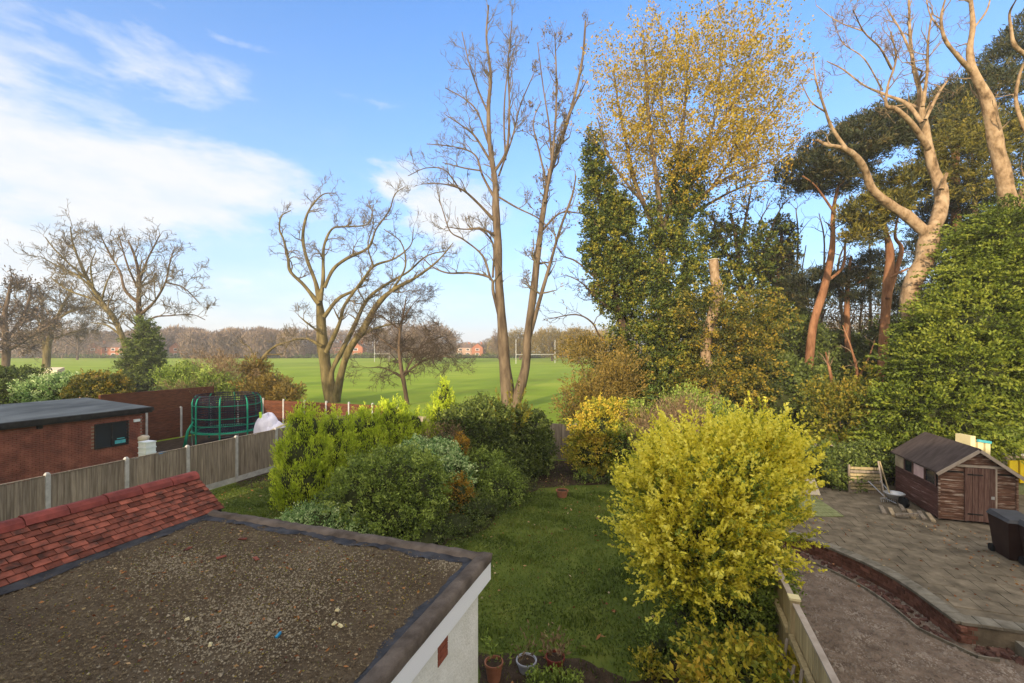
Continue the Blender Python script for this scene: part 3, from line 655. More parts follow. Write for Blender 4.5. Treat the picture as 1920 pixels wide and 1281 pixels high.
for k, u in enumerate(pu):
    p = UV(u, LV); concrete_post(lf, p, 1.86, 1)
    if k < len(pu) - 1:
        q = UV(u + 1.95, LV)
        MB().box((LV - .02, u + .06, 0), (LV + .02, u + 1.89, .22)).obj('gravel_board', 'concrete', lf)
        fence_bay(lf, UV(u + .06, LV), UV(u + 1.89, LV), .22, 1.56, 12, fb)
        MB().box((LV - .03, u + .06, 1.785), (LV + .03, u + 1.89, 1.81)).obj('capping_rail', 'fence_board', lf)
bf = root('back_fence', UV(21.3, -3), 'grey board fence closing the far end of the garden behind the shrubs', 'fence')
v = 1.69
while v > -14.6:
    fence_bay(bf, UV(21.3, v - .05), UV(21.3, v - 1.88), .02, 1.75, 12, fb)
    MB().bar(UV(21.24, v, 0), UV(21.24, v, 1.85), .09).obj('post', 'fence_board', bf); v -= 1.93
fbw = unit_board('fence_board', .105, .02, 1.0, 'fence_board_warm')
rf = root('right_fence', UV(11, 1.69), 'mossy tan close board fence running along the gravel beside the yellow bush', 'fence')
u = 3.35
while u < 21:
    fence_bay(rf, UV(u + .07, 1.69), UV(u + 1.85, 1.69), .05, 1.72, 17 if u < 13 else 10, fbw)
    MB().box((1.60, u + .06, 1.30), (1.665, u + 1.86, 1.37)).obj('rail', 'fence_board_warm', rf)
    MB().box((1.60, u + .06, .40), (1.665, u + 1.86, .47)).obj('rail', 'fence_board_warm', rf)
    MB().box((1.655, u + .06, 1.775), (1.735, u + 1.86, 1.80)).obj('capping_rail', 'wood_trim', rf)
    MB().box((1.63, u - .055, 0), (1.75, u + .055, 1.83)).obj('post', 'fence_board_warm', rf)
    MB().box((1.62, u - .068, 1.832), (1.76, u + .068, 1.865)).obj('post_cap', 'cream', rf); u += 1.93
# leaning grey trellis rails on our side
tl = root('trellis_panel', UV(6.7, 1.35), 'broken grey trellis strips leaning on the near side of the tan fence', 'trellis')
for k in range(5):
    MB().bar(UV(5.3 + k * .35, 1.30 + R.normal() * .03, .1), UV(5.5 + k * .35, 1.54, 1.5 - R.uniform(0, .3)), .035, .02).obj('slat', 'fence_board', tl)
for k in range(2): MB().bar(UV(5.6, 1.44 + .06 * k, .9 + .3 * k), UV(7.2, 1.50, .85 + .3 * k), .022, .012).obj('rail', 'fence_board', tl)
# red-brown fences of the left neighbour
rb = unit_board('fence_board', 1.83, .03, .145, 'fence_red')
def red_fence(name, label, a, b, h, nb, taper=None):
    a = Vector(a); b = Vector(b); ln = (b - a).length; d = (b - a).normalized(); ang = math.atan2(d.y, d.x); rt = root(name, (a + b) / 2, label, 'fence')
    for k in range(nb + 1):
        p = a + d * (ln * k / nb); concrete_post(rt, p, h + .06, 1)
    w = ln / nb
    for k in range(nb):
        c_ = a + d * (w * (k + .5))
        for r_ in range(int(h / .15)):
            piece('fence_board', rb, Vector((c_.x, c_.y, r_ * .15 + .04)), rt, (.05, 0, ang), ((w - .1) / 1.83, 1, 1.03))
    return rt
red_fence('side_fence', 'dark red brown boarded fence with concrete posts beside the trampoline', UV(13.6, -28.2), UV(25.2, -28.2), 1.8, 6)
red_fence('rear_fence', 'red brown boarded fence along the park, right of the white tarpaulin', UV(25.2, -28.0), UV(25.2, -16.6), 1.75, 6)
mf = MB().box((-31.6, 17, 0), (-31.4, 24, 2.7)).obj('high_fence', 'fence_red'); tag(mf, 'tall dark brown fence rising behind the side fence left of the trampoline', 'fence')

# ------------------------------------------------------------------ brick outbuilding on the left
ss(22)
SU, SV = 14.4, -23.5
ob = root('brick_outbuilding', UV(9, -26), 'red brick flat roofed outbuilding with a dark window behind the left fence', 'outbuilding')
MB().box((-28, 2, 0), (SV - .02, SU - .02, 2.42)).obj('wall', 'mortar', ob)
# bricks: real, joined into one part
bm_ = MB(); cnt = 0
win = (12.55, 13.75, 1.05, 2.05)
for r_ in range(32):
    z = .075 * r_ + .005
    for k in range(54):
        u = SU - .225 * k - (.112 if r_ % 2 else 0) - .1
        if u < 3.2: break
        if win[0] - .1 < u < win[1] + .1 and win[2] - .04 < z < win[3]: continue
        bm_.box((SV - .02, u - .107, z), (SV + R.uniform(-.002, .004), u + .107, z + .064))
o = bm_.obj('brickwork', 'brick_wall', ob); o['kind'] = 'stuff'
bm_ = MB()
for r_ in range(32):
    for k in range(20):
        v = SV - .12 - .225 * k - (.112 if r_ % 2 else 0)
        bm_.box((v - .107, SU - .02, .075 * r_ + .005), (v + .107, SU + R.uniform(-.002, .004), .075 * r_ + .069))
o = bm_.obj('brickwork', 'brick_wall', ob); o['kind'] = 'stuff'
m = MB(); m.hexa([UV(2, SV + .25, 2.44), UV(SU + .35, SV + .25, 2.44), UV(SU + .35, -28.3, 2.72), UV(2, -28.3, 2.72), UV(2, SV + .25, 2.60), UV(SU + .35, SV + .25, 2.60), UV(SU + .35, -28.3, 2.88), UV(2, -28.3, 2.88)]); rfm = m.obj('roof', 'black_timber', ob)
m = MB(); m.hexa([UV(2, SV + .20, 2.606), UV(SU + .25, SV + .20, 2.606), UV(SU + .25, -28.2, 2.879), UV(2, -28.2, 2.879), UV(2, SV + .20, 2.625), UV(SU + .25, SV + .20, 2.625), UV(SU + .25, -28.2, 2.90), UV(2, -28.2, 2.90)]); m.obj('roof_sheet', 'roof_grey', ob)
u0, u1, z0, z1 = win
wf = MB().box((SV - .018, u0, z0), (SV - .008, u1, z1)).obj('window', 'glass_dark', ob)
fr = MB()
for a, b in (((SV - .01, u0 - .05, z0 - .05), (SV + .03, u1 + .05, z0)), ((SV - .01, u0 - .05, z1), (SV + .03, u1 + .05, z1 + .05)), ((SV - .01, u0 - .05, z0), (SV + .03, u0, z1)), ((SV - .01, u1, z0), (SV + .03, u1 + .05, z1)), ((SV - .01, (u0 + u1) / 2 - .03, z0), (SV + .03, (u0 + u1) / 2 + .03, z1))): fr.box(a, b)
fr.obj('frame', 'black_timber', wf)
m = MB(); m.box((SV - .007, u1 - .48, z0 + .05), (SV - .003, u1 - .06, z0 + .20)); m.box((SV - .007, u1 - .40, z0 + .25), (SV - .003, u1 - .10, z0 + .29)); m.obj('folded_cloth', 'teal_cloth', wf)
MB().box((SV + .005, 14.0, 1.98), (SV + .08, 14.25, 2.1)).obj('wall_light', 'white_plastic', ob)
MB().box((SV + .005, 10.6, 2.22), (SV + .10, 10.75, 2.36)).obj('security_camera', 'black_timber', ob)
MB().box((SV + .006, 2, 2.36), (SV + .20, SU + .30, 2.44)).obj('eaves_board', 'black_timber', ob)

# ------------------------------------------------------------------ trampoline and clutter beside it
ss(23)
tp = A(427, 805, 26); tx, ty = tp.x, tp.y; TR = 1.72
tr = root('trampoline', (tx, ty, 0), 'round green framed trampoline with a tall black safety net enclosure', 'trampoline')
def circ(r, z, n=36, a0=0, a1=2 * math.pi): return [(tx + r * math.cos(a0 + (a1 - a0) * k / n), ty + r * math.sin(a0 + (a1 - a0) * k / n), z) for k in range(n + 1)]
MB().lathe((tx, ty, .78), [(0, 0), (TR - .3, 0), (TR - .3, -.015), (0, -.015)], 36).obj('jump_mat', 'mat_black', tr)
MB().lathe((tx, ty, .78), [(TR - .30, .02), (TR + .04, .035), (TR + .06, -.04), (TR - .30, .0)], 36).obj('safety_pad', 'green_pad', tr)
MB().tube(circ(TR - .02, .72), .025, 6, False).obj('frame', 'galv', tr)
for k in range(8):
    a = k * math.pi / 4 + .35; x, y = math.cos(a), math.sin(a)
    MB().tube([(tx + x * (TR + .02), ty + y * (TR + .02), .1), (tx + x * (TR + .02), ty + y * (TR + .02), 2.35), (tx + x * (TR - .05), ty + y * (TR - .05), 2.6), (tx + x * (TR - .22), ty + y * (TR - .22), 2.78)], [.045, .045, .04, .03], 8).obj('pole', 'green_pad', tr)
for k in range(4):
    a = k * math.pi / 2 + .35; b = a + .5
    MB().tube([(tx + math.cos(a) * TR, ty + math.sin(a) * TR, .72), (tx + math.cos(a) * TR, ty + math.sin(a) * TR, .03), (tx + math.cos(b) * TR, ty + math.sin(b) * TR, .03), (tx + math.cos(b) * TR, ty + math.sin(b) * TR, .72)], .022, 6).obj('leg', 'galv', tr)
for z in (1.15, 1.55, 2.25): MB().tube(circ(TR - .03, z), .022, 5, False).obj('net_band', 'green_pad', tr)
MB().tube(circ(TR - .2, 2.78), .03, 6, False).obj('top_ring', 'mat_black', tr)
m = MB()                                       # net as real mesh strands
for k in range(120):
    a = k * 2 * math.pi / 120; m.bar((tx + math.cos(a) * (TR - .06), ty + math.sin(a) * (TR - .06), .8), (tx + math.cos(a) * (TR - .10), ty + math.sin(a) * (TR - .10), 2.76), .034, .006)
for k in range(14):
    z = .9 + k * .135; c_ = circ(TR - .07, z, 28)
    for q in range(28): m.bar(c_[q], c_[q + 1], .006, .034)
m.obj('net', 'mat_black', tr)['kind'] = 'stuff'
# white tarpaulin heap
def heap(name, blobs, material, label, cat, seed, sub=14, amp=.12):
    ss(seed); vs, fs_ = [], []
    for (c_, r_) in blobs:
        b = len(vs); ph = R.uniform(0, 6, 4)
        for j in range(sub + 1):
            th = math.pi * .5 * j / sub
            for i_ in range(sub * 2):
                a = math.pi * i_ / sub; q = 1 + amp * (math.sin(3 * a + ph[0] + th * 3) + .6 * math.sin(7 * a + ph[1] - th * 5))
                vs.append((c_[0] + r_[0] * q * math.sin(th) * math.cos(a), c_[1] + r_[1] * q * math.sin(th) * math.sin(a), c_[2] + r_[2] * max(math.cos(th), 0) ** .45 * (1 + .07 * math.sin(3 * a + th * 4))))
        for j in range(sub):
            for i_ in range(sub * 2): a = b + j * sub * 2 + i_; e = b + j * sub * 2 + (i_ + 1) % (sub * 2); fs_.append((a, e, e + sub * 2, a + sub * 2))
    o = np_obj(name, vs, fs_, material, None, smooth=True); return tag(o, label, cat)
q = A(508, 805, 25.3)
heap('tarpaulin', [((q.x - .15, q.y, 0), (.62, .7, 1.72)), ((q.x + .30, q.y - .1, 0), (.65, .6, 1.3)), ((q.x + .65, q.y - .1, 0), (.5, .5, .95))], 'tarp', 'white tarpaulin heaped up between the trampoline and the rear fence', 'tarpaulin', 31)
q = A(488, 800, 24.9); tag(MB().tube([(q.x, q.y, 1.9), (q.x + .05, q.y, 1.3), (q.x + .35, q.y - .1, .7), (q.x + .5, q.y - .1, .1)], .07, 8).obj('foam_tube', 'lime'), 'lime green foam tube along the left edge of the white tarpaulin', 'foam tube')
q = A(536, 797, 24.2)
sl = root('garden_slide', (q.x, q.y, 0), 'pale green toy slide right of the white tarpaulin', 'slide')
m = MB(); m.hexa([Vector((q.x - .9, q.y - .2, .9)), Vector((q.x - .9, q.y + .2, .9)), Vector((q.x + .3, q.y + .2, 1.45)), Vector((q.x + .3, q.y - .2, 1.45)), Vector((q.x - .9, q.y - .2, .98)), Vector((q.x - .9, q.y + .2, .98)), Vector((q.x + .3, q.y + .2, 1.53)), Vector((q.x + .3, q.y - .2, 1.53))]); m.obj('chute', 'cream', sl)
m = MB(); m.bar((q.x + .3, q.y - .2, 0), (q.x + .3, q.y - .2, 1.7), .07); m.bar((q.x + .3, q.y + .2, 0), (q.x + .3, q.y + .2, 1.7), .07); m.bar((q.x + .3, q.y - .2, 1.65), (q.x + .3, q.y + .2, 1.65), .1); m.bar((q.x - .8, q.y, 0), (q.x - .8, q.y, .95), .08); m.obj('ladder', 'green_pad', sl)
q = A(276, 842, 20)
for k in range(3):
    o = MB(); fr_ = lambda a, b, z, q=q, k=k: Vector((q.x + a * CS + b * SN, q.y - a * SN + b * CS, z + .95 * 0 + k * .24 + .55))
    o.box((-.25, -.2, 0), (.25, .2, .19), fr_); o.box((-.27, -.22, .19), (.27, .22, .235), fr_)
    tag(o.obj('storage_box', 'white_plastic'), ('lowest white lidded storage box of the stack beside the brick outbuilding', 'middle white lidded storage box of the stack beside the outbuilding', 'topmost white lidded storage box of the stack beside the outbuilding')[k], 'storage box', 'white storage boxes stacked by the outbuilding')
o = MB(); fr_ = lambda a, b, z: Vector((q.x + a, q.y + b, z)); o.box((-.35, -.3, .5), (.35, .3, .55), fr_)
for a, b in ((-.3, -.25), (.3, -.25), (.3, .25), (-.3, .25)): o.box((a - .03, b - .03, 0), (a + .03, b + .03, .5), fr_)
tag(o.obj('low_table', 'galv'), 'low grey table under the stacked white storage boxes', 'table')
q = A(268, 833, 21.3); o = MB(); o.lathe((q.x, q.y, .95), [(0, 0), (.2, 0), (.26, .25), (.22, .3), (0, .36)], 12); tag(o.obj('cushion', 'beige_board', smooth=True), 'cream pink bundle behind the stacked white boxes', 'bundle')
q = A(313, 841, 20.4); o = MB(); o.lathe((q.x, q.y, .45), [(0, 0), (.28, 0), (.42, .22), (.38, .22), (.25, .04), (0, .04)], 16); tag(o.obj('paddling_tub', 'blue_plastic'), 'round blue plastic tub just behind the grey fence', 'tub')
q = A(352, 820, 24); o = MB(); o.tube([(q.x - .2, q.y, 0), (q.x, q.y, 1.0), (q.x + .08, q.y + .3, 1.45)], [.10, .07, .04], 8); tag(o.obj('parasol', 'green_pad', smooth=True), 'folded green parasol leaning on the red brown side fence', 'parasol')

# ------------------------------------------------------------------ right neighbour: gravel, raised slab patio, retaining wall
ss(40); PZ = .38
sheet('gravel_yard', uvpoly([(1, 1.80), (16, 1.80), (16, 9), (9, 14), (1, 14)]), .010, 'gravel_drive')
n = 42000; uu = R.uniform(4.5, 14.5, n); vv = R.uniform(1.85, 7.5, n)
c = np.stack([uu * SN + vv * CS, uu * CS - vv * SN, np.full(n, .008)], -1); s = R.gamma(4, .0035, n)[:, None] + .005
a = R.uniform(0, 6.28, n); ca, sa = np.cos(a)[:, None], np.sin(a)[:, None]
tv = np.stack([ca * tet[:, 0] - sa * tet[:, 1], sa * tet[:, 0] + ca * tet[:, 1], np.tile(tet[:, 2] * .8, (n, 1))], -1) * s[:, None] * R.uniform(.7, 1.3, (n, 4, 1)); Vt = (c[:, None] + tv).reshape(-1, 3); b4 = np.arange(n)[:, None] * 4
o = np_obj('gravel', Vt, np.concatenate([b4 + [0, 1, 3], b4 + [1, 2, 3], b4 + [2, 0, 3]]), 'gravel_stone'); o['kind'] = 'stuff'
edge_px = [(1440, 990), (1480, 1000), (1560, 1029), (1640, 1064), (1700, 1098), (1750, 1133), (1795, 1166)]
edge = [Vector(to_uv(P(x, y, PZ))) for x, y in edge_px]; edge = [Vector((15.2, 1.8))] + edge
ep, _ = smooth_path([(e.x, e.y, 0) for e in edge], [0] * len(edge), 5); ep = [Vector((p[0], p[1])) for p in ep]
patio = root('raised_patio', UV(14, 6), 'raised paved patio with a curved red brick edge in front of the wooden shed', 'patio'); patio['kind'] = 'structure'
poly = ep + [Vector((10.35, 12)), Vector((23, 12)), Vector((23, 1.82))]
V = [UV(p.x, p.y, PZ + .003) for p in poly] + [UV(p.x, p.y, .0) for p in poly]; k = len(poly)
MB().poly(V, [tuple(range(k))[::-1]] + [(i_, (i_ + 1) % k, (i_ + 1) % k + k, i_ + k) for i_ in range(k)]).obj('bedding', 'slab', patio)
def inside(pt, pl):
    c_ = False; j_ = len(pl) - 1
    for i_ in range(len(pl)):
        a, b = pl[i_], pl[j_]
        if (a.y > pt[1]) != (b.y > pt[1]) and pt[0] < (b.x - a.x) * (pt[1] - a.y) / (b.y - a.y) + a.x: c_ = not c_
        j_ = i_
    return c_
slabs = [unit_board('paving_slab', .442, .442, .05, 'slab', bev=.005), unit_board('paving_slab', .588, .288, .05, 'slab', bev=.006)]
cnt = 0
for r_ in range(22):
    u = 10.45 + r_ * .45 + .225
    for k in range(20):
        v = 1.85 + (k + .5) * .45 - (.225 if r_ % 2 else 0)
        if v < 2.0 or (u > 16.2 and 7.3 < v < 9.4) or (CX + UV(u, v).x / UV(u, v).y * F) > 1990: continue
        cs_ = [(u + a, v + b) for a in (-.22, .22) for b in (-.22, .22)]
        nin = sum(inside(p, poly) for p in cs_); dmin = min((Vector((u, v)) - e).length for e in ep)
        if nin == 4 and dmin > .36 and u > 10.75 and cnt < 290:
            piece('paving_slab', slabs[0], UV(u, v, PZ - .033 + R.normal() * .0025), patio, (R.normal() * .004, R.normal() * .004, ROT + R.normal() * .005)); cnt += 1
# coping stones + bricks following the curve
cop = unit_board('coping_stone', .292, .30, .055, 'coping', bev=.006); brk = unit_board('brick', .205, .10, .065, 'brick_red', bev=.003)
full = ep + [Vector((10.35, 5.4 + .4 * k)) for k in range(0, 8)]
cum = [0]
for a, b in zip(full, full[1:]): cum.append(cum[-1] + (b - a).length)
def along(s):
    for k in range(len(cum) - 1):
        if s <= cum[k + 1]: t = (s - cum[k]) / (cum[k + 1] - cum[k]); p = full[k].lerp(full[k + 1], t); d = (full[k + 1] - full[k]).normalized(); return p, d
    return full[-1], (full[-1] - full[-2]).normalized()
def place_along(me, name, s, inward, z, jit=.01, zs=1):
    p, d = along(s); q = Vector((d.y, -d.x)); q = q if inside(p + q * .3, poly) else -q; p = p + q * inward
    w = UV(p.x, p.y, z); wd = UV(d.x, d.y); ang = math.atan2(wd.y, wd.x); piece(name, me, w, patio, (0, 0, ang + R.normal() * jit), (1, 1, zs))
s = .25
while s < cum[-1]: place_along(cop, 'coping_stone', s, .10, PZ - .025); s += .30
for r_ in range(4):
    s = .1 + (.107 if r_ % 2 else 0)
    while s < cum[-1]: place_along(brk, 'brick', s, .055 - .07 + .05, .015 + r_ * .083, .02, 1.15); s += .217
# rubble strip along its foot, grey-blue edging
rub = root('rubble_border', UV(11.6, 3.6, .0), 'strip of broken dark red brick rubble along the foot of the curved patio wall', 'rubble border')
rbm = [unit_board('brick_piece', .13, .09, .06, 'rubble', bev=.012), unit_board('brick_piece', .09, .07, .05, 'rubble', bev=.012)]
for k in range(190):
    s = R.uniform(.8, cum[-1] - .3); p, d = along(s); q = Vector((d.y, -d.x)); q = q if inside(p + q * .3, poly) else -q; p = p - q * (.10 + R.uniform(0, .30))
    piece('brick_piece', rbm[k % 2], UV(p.x, p.y, .005), rub, (R.normal() * .3, R.normal() * .3, R.uniform(0, 3)), (1, 1, R.uniform(.6, 1.2)))
ge = root('edging_strip', UV(11, 3.3), 'thin grey blue edging strip curving between gravel and rubble', 'edging')
s = 2.2
while s < cum[-1] - 2.9:
    (p, d), (p2, d2) = along(s), along(s + .3); q = Vector((d.y, -d.x)); q = q if inside(p + q * .3, poly) else -q; q2 = Vector((d2.y, -d2.x)); q2 = q2 if inside(p2 + q2 * .3, poly) else -q2
    a, b = p - q * .44, p2 - q2 * .44; MB().bar(UV(a.x, a.y, .03), UV(b.x, b.y, .03), .03, .07).obj('edging_piece', 'coping', ge); s += .3
stp = root('garden_steps', UV(10, 6.3), 'grey stone steps going down from the patio corner to the gravel', 'steps')
MB().box((5.75, 9.9, 0.01), (7.6, 10.24, .25)).obj('step', 'coping', stp); MB().box((5.95, 9.5, .01), (7.6, 9.898, .13)).obj('step', 'coping', stp)

# ------------------------------------------------------------------ wooden shed
ss(41); U0, U2, VA, VB = 16.35, 18.95, 7.5, 9.2; EZ, KZ, SZ = 1.86, 2.50, PZ + .06
sh = root('garden_shed', UV((U0 + U2) / 2, (VA + VB) / 2, PZ), 'weathered brown overlap board shed with a felt gable roof and plank door', 'shed')
VM = (VA + VB) / 2
def shed_shell(): 
    m = MB(); p = [(VA, SZ), (VB, SZ), (VB, EZ), (VM, KZ), (VA, EZ)]
    a = [UV(U0 + .02, v + (.02 if v == VA else -.02 if v == VB else 0), z - (.02 if z > 1 else 0)) for v, z in p]; b = [UV(U2, v + (.02 if v == VA else -.02 if v == VB else 0), z - (.02 if z > 1 else 0)) for v, z in p]
    return m.poly(a + b, [(4, 3, 2, 1, 0), (5, 6, 7, 8, 9)] + [(k, (k + 1) % 5, (k + 1) % 5 + 5, k + 5) for k in range(5)]).obj('frame', 'black_timber', sh)
shed_shell()
def clad(name, ln, material='shed_brown'):    # overlap board: thick lower edge; x along, y out, z up, height .125
    h = .118; v = [(0, 0, 0), (ln, 0, 0), (ln, .030, 0), (0, .030, 0), (0, 0, h), (ln, 0, h), (ln, .008, h), (0, .008, h), (0, .028, .03), (ln, .028, .03)]
    me = bpy.data.meshes.new(name); me.from_pydata(v, [], [(0, 1, 2, 3), (3, 2, 9, 8), (8, 9, 6, 7), (7, 6, 5, 4), (0, 3, 8, 7, 4), (1, 5, 6, 9, 2), (0, 4, 5, 1)]); me.update(); me.materials.append(M[material]); return me
vec_v, vec_u = UV(0, 1), UV(1, 0); D0, D1 = VA + .60, VA + 1.24; DT = EZ + .12
def front(v0, v1, z): piece('cladding_board', clad('cladding_board', v1 - v0), UV(U0 + .02, v1, z), sh, (0, 0, ROT + math.pi))
for r_ in range(13):
    z = SZ + r_ * .112
    if z + .1 > EZ: break
    front(VA, D0, z); front(D1, VB, z)
z = SZ + 12 * .112 + .112
z = EZ - .02
while z < KZ - .12:
    hw = (VB - VA) / 2 * (1 - (z + .1 - EZ) / (KZ - EZ)) if z > EZ - .12 else (VB - VA) / 2
    if z + .02 > EZ - .1: front(VM - hw, VM + hw, max(z, EZ - .01)); 
    z += .112
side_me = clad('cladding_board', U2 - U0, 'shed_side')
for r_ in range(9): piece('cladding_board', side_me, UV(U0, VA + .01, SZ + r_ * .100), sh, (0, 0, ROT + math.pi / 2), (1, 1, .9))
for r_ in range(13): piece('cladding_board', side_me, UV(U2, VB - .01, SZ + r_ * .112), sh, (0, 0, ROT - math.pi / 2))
door = MB(); door.box((D0 + .01, U0 - .025, SZ + .02), (D1 - .01, U0 + .005, DT)).obj('door', 'black_timber', sh)
dp = sh.children[-1]
pl = unit_board('plank', .118, .022, DT - SZ - .03, 'shed_door')
for k in range(5): piece('plank', pl, UV(U0 - .038, D0 + .065 + .128 * k, SZ + .02), dp, (0, 0, ROT + R.normal() * .01)) 
for z_ in (SZ + .2, DT - .22): MB().box((D0 + .02, U0 - .060, z_), (D0 + .36, U0 - .049, z_ + .035)).obj('hinge', 'black_timber', dp)
MB().box((D1 - .10, U0 - .062, 1.12), (D1 - .03, U0 - .05, 1.20)).obj('latch', 'steel', dp)
for a, b in ((D0 - .035, D0 + .005), (D1 - .005, D1 + .035)): MB().box((a, U0 - .05, SZ), (b, U0 + .018, DT)).obj('door_post', 'wood_trim' if a > D0 else 'shed_door', sh)
MB().box((D0 - .22, U0 - .055, DT + .005), (D1 + .20, U0 + .018, DT + .065)).obj('lintel', 'wood_trim', sh)
for v_ in (VA - .035, VB - .01): MB().box((v_, U0 - .04, SZ), (v_ + .045, U0 + .0, EZ + .0)).obj('corner_trim', 'shed_brown', sh)
for k, (a, b) in enumerate(((16.5, 17.05), (17.1, 17.75), (17.8, 18.3))):
    w = MB().box((VA - .012, a, 1.36), (VA + .0, b, 1.72)).obj('window', 'blind' if k == 1 else 'glass_dark', sh)
    m = MB(); m.box((VA - .04, a - .03, 1.33), (VA - .012, b + .03, 1.36)); m.box((VA - .04, a - .03, 1.72), (VA - .012, b + .03, 1.75)); m.box((VA - .04, a - .03, 1.36), (VA - .012, a, 1.72)); m.box((VA - .04, b, 1.36), (VA - .012, b + .03, 1.72)); m.obj('frame', 'shed_door', w)
MB().box((VA - .02, 18.34, 1.36), (VA - .0, U2, 1.74)).obj('side_board', 'tan_slat', sh)
for sgn in (-1, 1):
    e = VM + sgn * ((VB - VA) / 2 + .12); ze = EZ - .095
    p = [UV(U0 - .14, VM, KZ), UV(U0 - .14, e, ze), UV(U2 + .1, e, ze), UV(U2 + .1, VM, KZ)]; p = p if sgn < 0 else p[::-1]
    m = MB(); m.hexa([a + Vector((0, 0, .005)) for a in p] + [a + Vector((0, 0, .045)) for a in p]); m.obj('roof', 'shed_felt', sh)
    a, b = UV(U0 - .155, VM + sgn * .01, KZ - .02), UV(U0 - .155, e, ze - .025); MB().bar(a, b, .022, .085).obj('barge_board', 'wood_trim', sh)

# ------------------------------------------------------------------ things round the shed
def wheelie(u, v, label, lean=0):
    rt = root('wheelie_bin', UV(u, v, PZ), label, 'wheelie bin', 'dark wheelie bins at the right edge')
    m = MB(); w0, w1, d0, d1 = .22, .29, .26, .36; g_ = lambda a, b, z: UV(u + b, v + a, PZ + z)
    m.hexa([g_(-w0, -d0, .04), g_(w0, -d0, .04), g_(w0, d0, .04), g_(-w0, d0, .04), g_(-w1, -d1, .92), g_(w1, -d1, .92), g_(w1, d1, .92), g_(-w1, d1, .92)]); m.obj('body', 'bin_brown', rt)
    m = MB(); m.hexa([g_(-w1 - .02, -d1 - .04, .925), g_(w1 + .02, -d1 - .04, .925), g_(w1 + .02, d1 + .02, .925), g_(-w1 - .02, d1 + .02, .925), g_(-w1 + .03, -d1, .99), g_(w1 - .03, -d1, .99), g_(w1 - .03, d1 - .02, 1.04), g_(-w1 + .03, d1 - .02, 1.04)]); m.obj('lid', 'bin_lid', rt)
    MB().bar(g_(-.2, d1 + .06, .9), g_(.2, d1 + .06, .9), .03).obj('handle', 'bin_lid', rt)
    for a in (-.24, .24):
        MB().tube([g_(a - .03, d0 + .03, .1), g_(a + .03, d0 + .03, .1)], .1, 14).obj('wheel', 'tyre', rt)
wheelie(13.95, 7.80, 'dark brown wheelie bin standing left, cut by the right picture edge less than its neighbour')
wheelie(13.25, 7.98, 'dark brown wheelie bin at the very right picture edge, nearer the viewer')
q = P(1515, 928, PZ); rt = None
m = MB(); X0 = Vector((1, -.2, 0)).normalized()
a = [q + X0 * -.34, q + X0 * .40, q + X0 * .36 + Vector((0, .25, .50)), q + X0 * -.32 + Vector((0, .25, .62))]; m.hexa(a + [p + Vector((0, .03, .02)) for p in a]); tag(m.obj('board', 'beige_board'), 'beige board leaning behind the green planked panel', 'board')
gp_ = root('planked_panel', P(1535, 955, PZ), 'mossy green planked wooden panel lying tilted on the patio left edge', 'wooden panel')
a0, a1, b0, b1 = P(1470, 968, PZ + .05), P(1583, 968, PZ + .05), P(1470, 927, PZ + .35), P(1527, 930, PZ + .22)
for k in range(6):
    t0_, t1_ = k / 6 + .008, (k + 1) / 6 - .008; p = [a0.lerp(b0, t0_), a1.lerp(b1, t0_), a1.lerp(b1, t1_), a0.lerp(b0, t1_)]
    m = MB(); m.hexa([x - Vector((0, 0, .025)) for x in p] + p); m.obj('plank', 'green_wood', gp_)
for t in (.15, .8):
    a, b = a0.lerp(a1, t), b0.lerp(b1, t); MB().bar(a - Vector((0, 0, .05)), b - Vector((0, 0, .05)), .05, .04).obj('batten', 'green_wood', gp_)
sp = root('slatted_screen', P(1610, 922, PZ), 'tan slatted timber screen between the ivy and the shed', 'screen')
a, b = P(1592, 924, PZ), P(1652, 927, PZ)
for k in range(8): MB().bar(a + Vector((0, 0, .06 + k * .115)), b + Vector((0, 0, .06 + k * .115)), .025, .085).obj('slat', 'fence_board_warm' if k % 3 else 'fence_board', sp)
for x in (a, b): MB().bar(x, x + Vector((0, 0, .98)), .05).obj('post', 'fence_board', sp)
sp = root('slatted_screen', P(1510, 890, PZ), 'small tan slatted screen piece between the yellow bush and the ivy', 'screen')
a, b = P(1490, 905, PZ), P(1530, 903, PZ)
for k in range(8): MB().bar(a + Vector((0, 0, .06 + k * .115)), b + Vector((0, 0, .06 + k * .115)), .025, .085).obj('slat', 'tan_slat', sp)
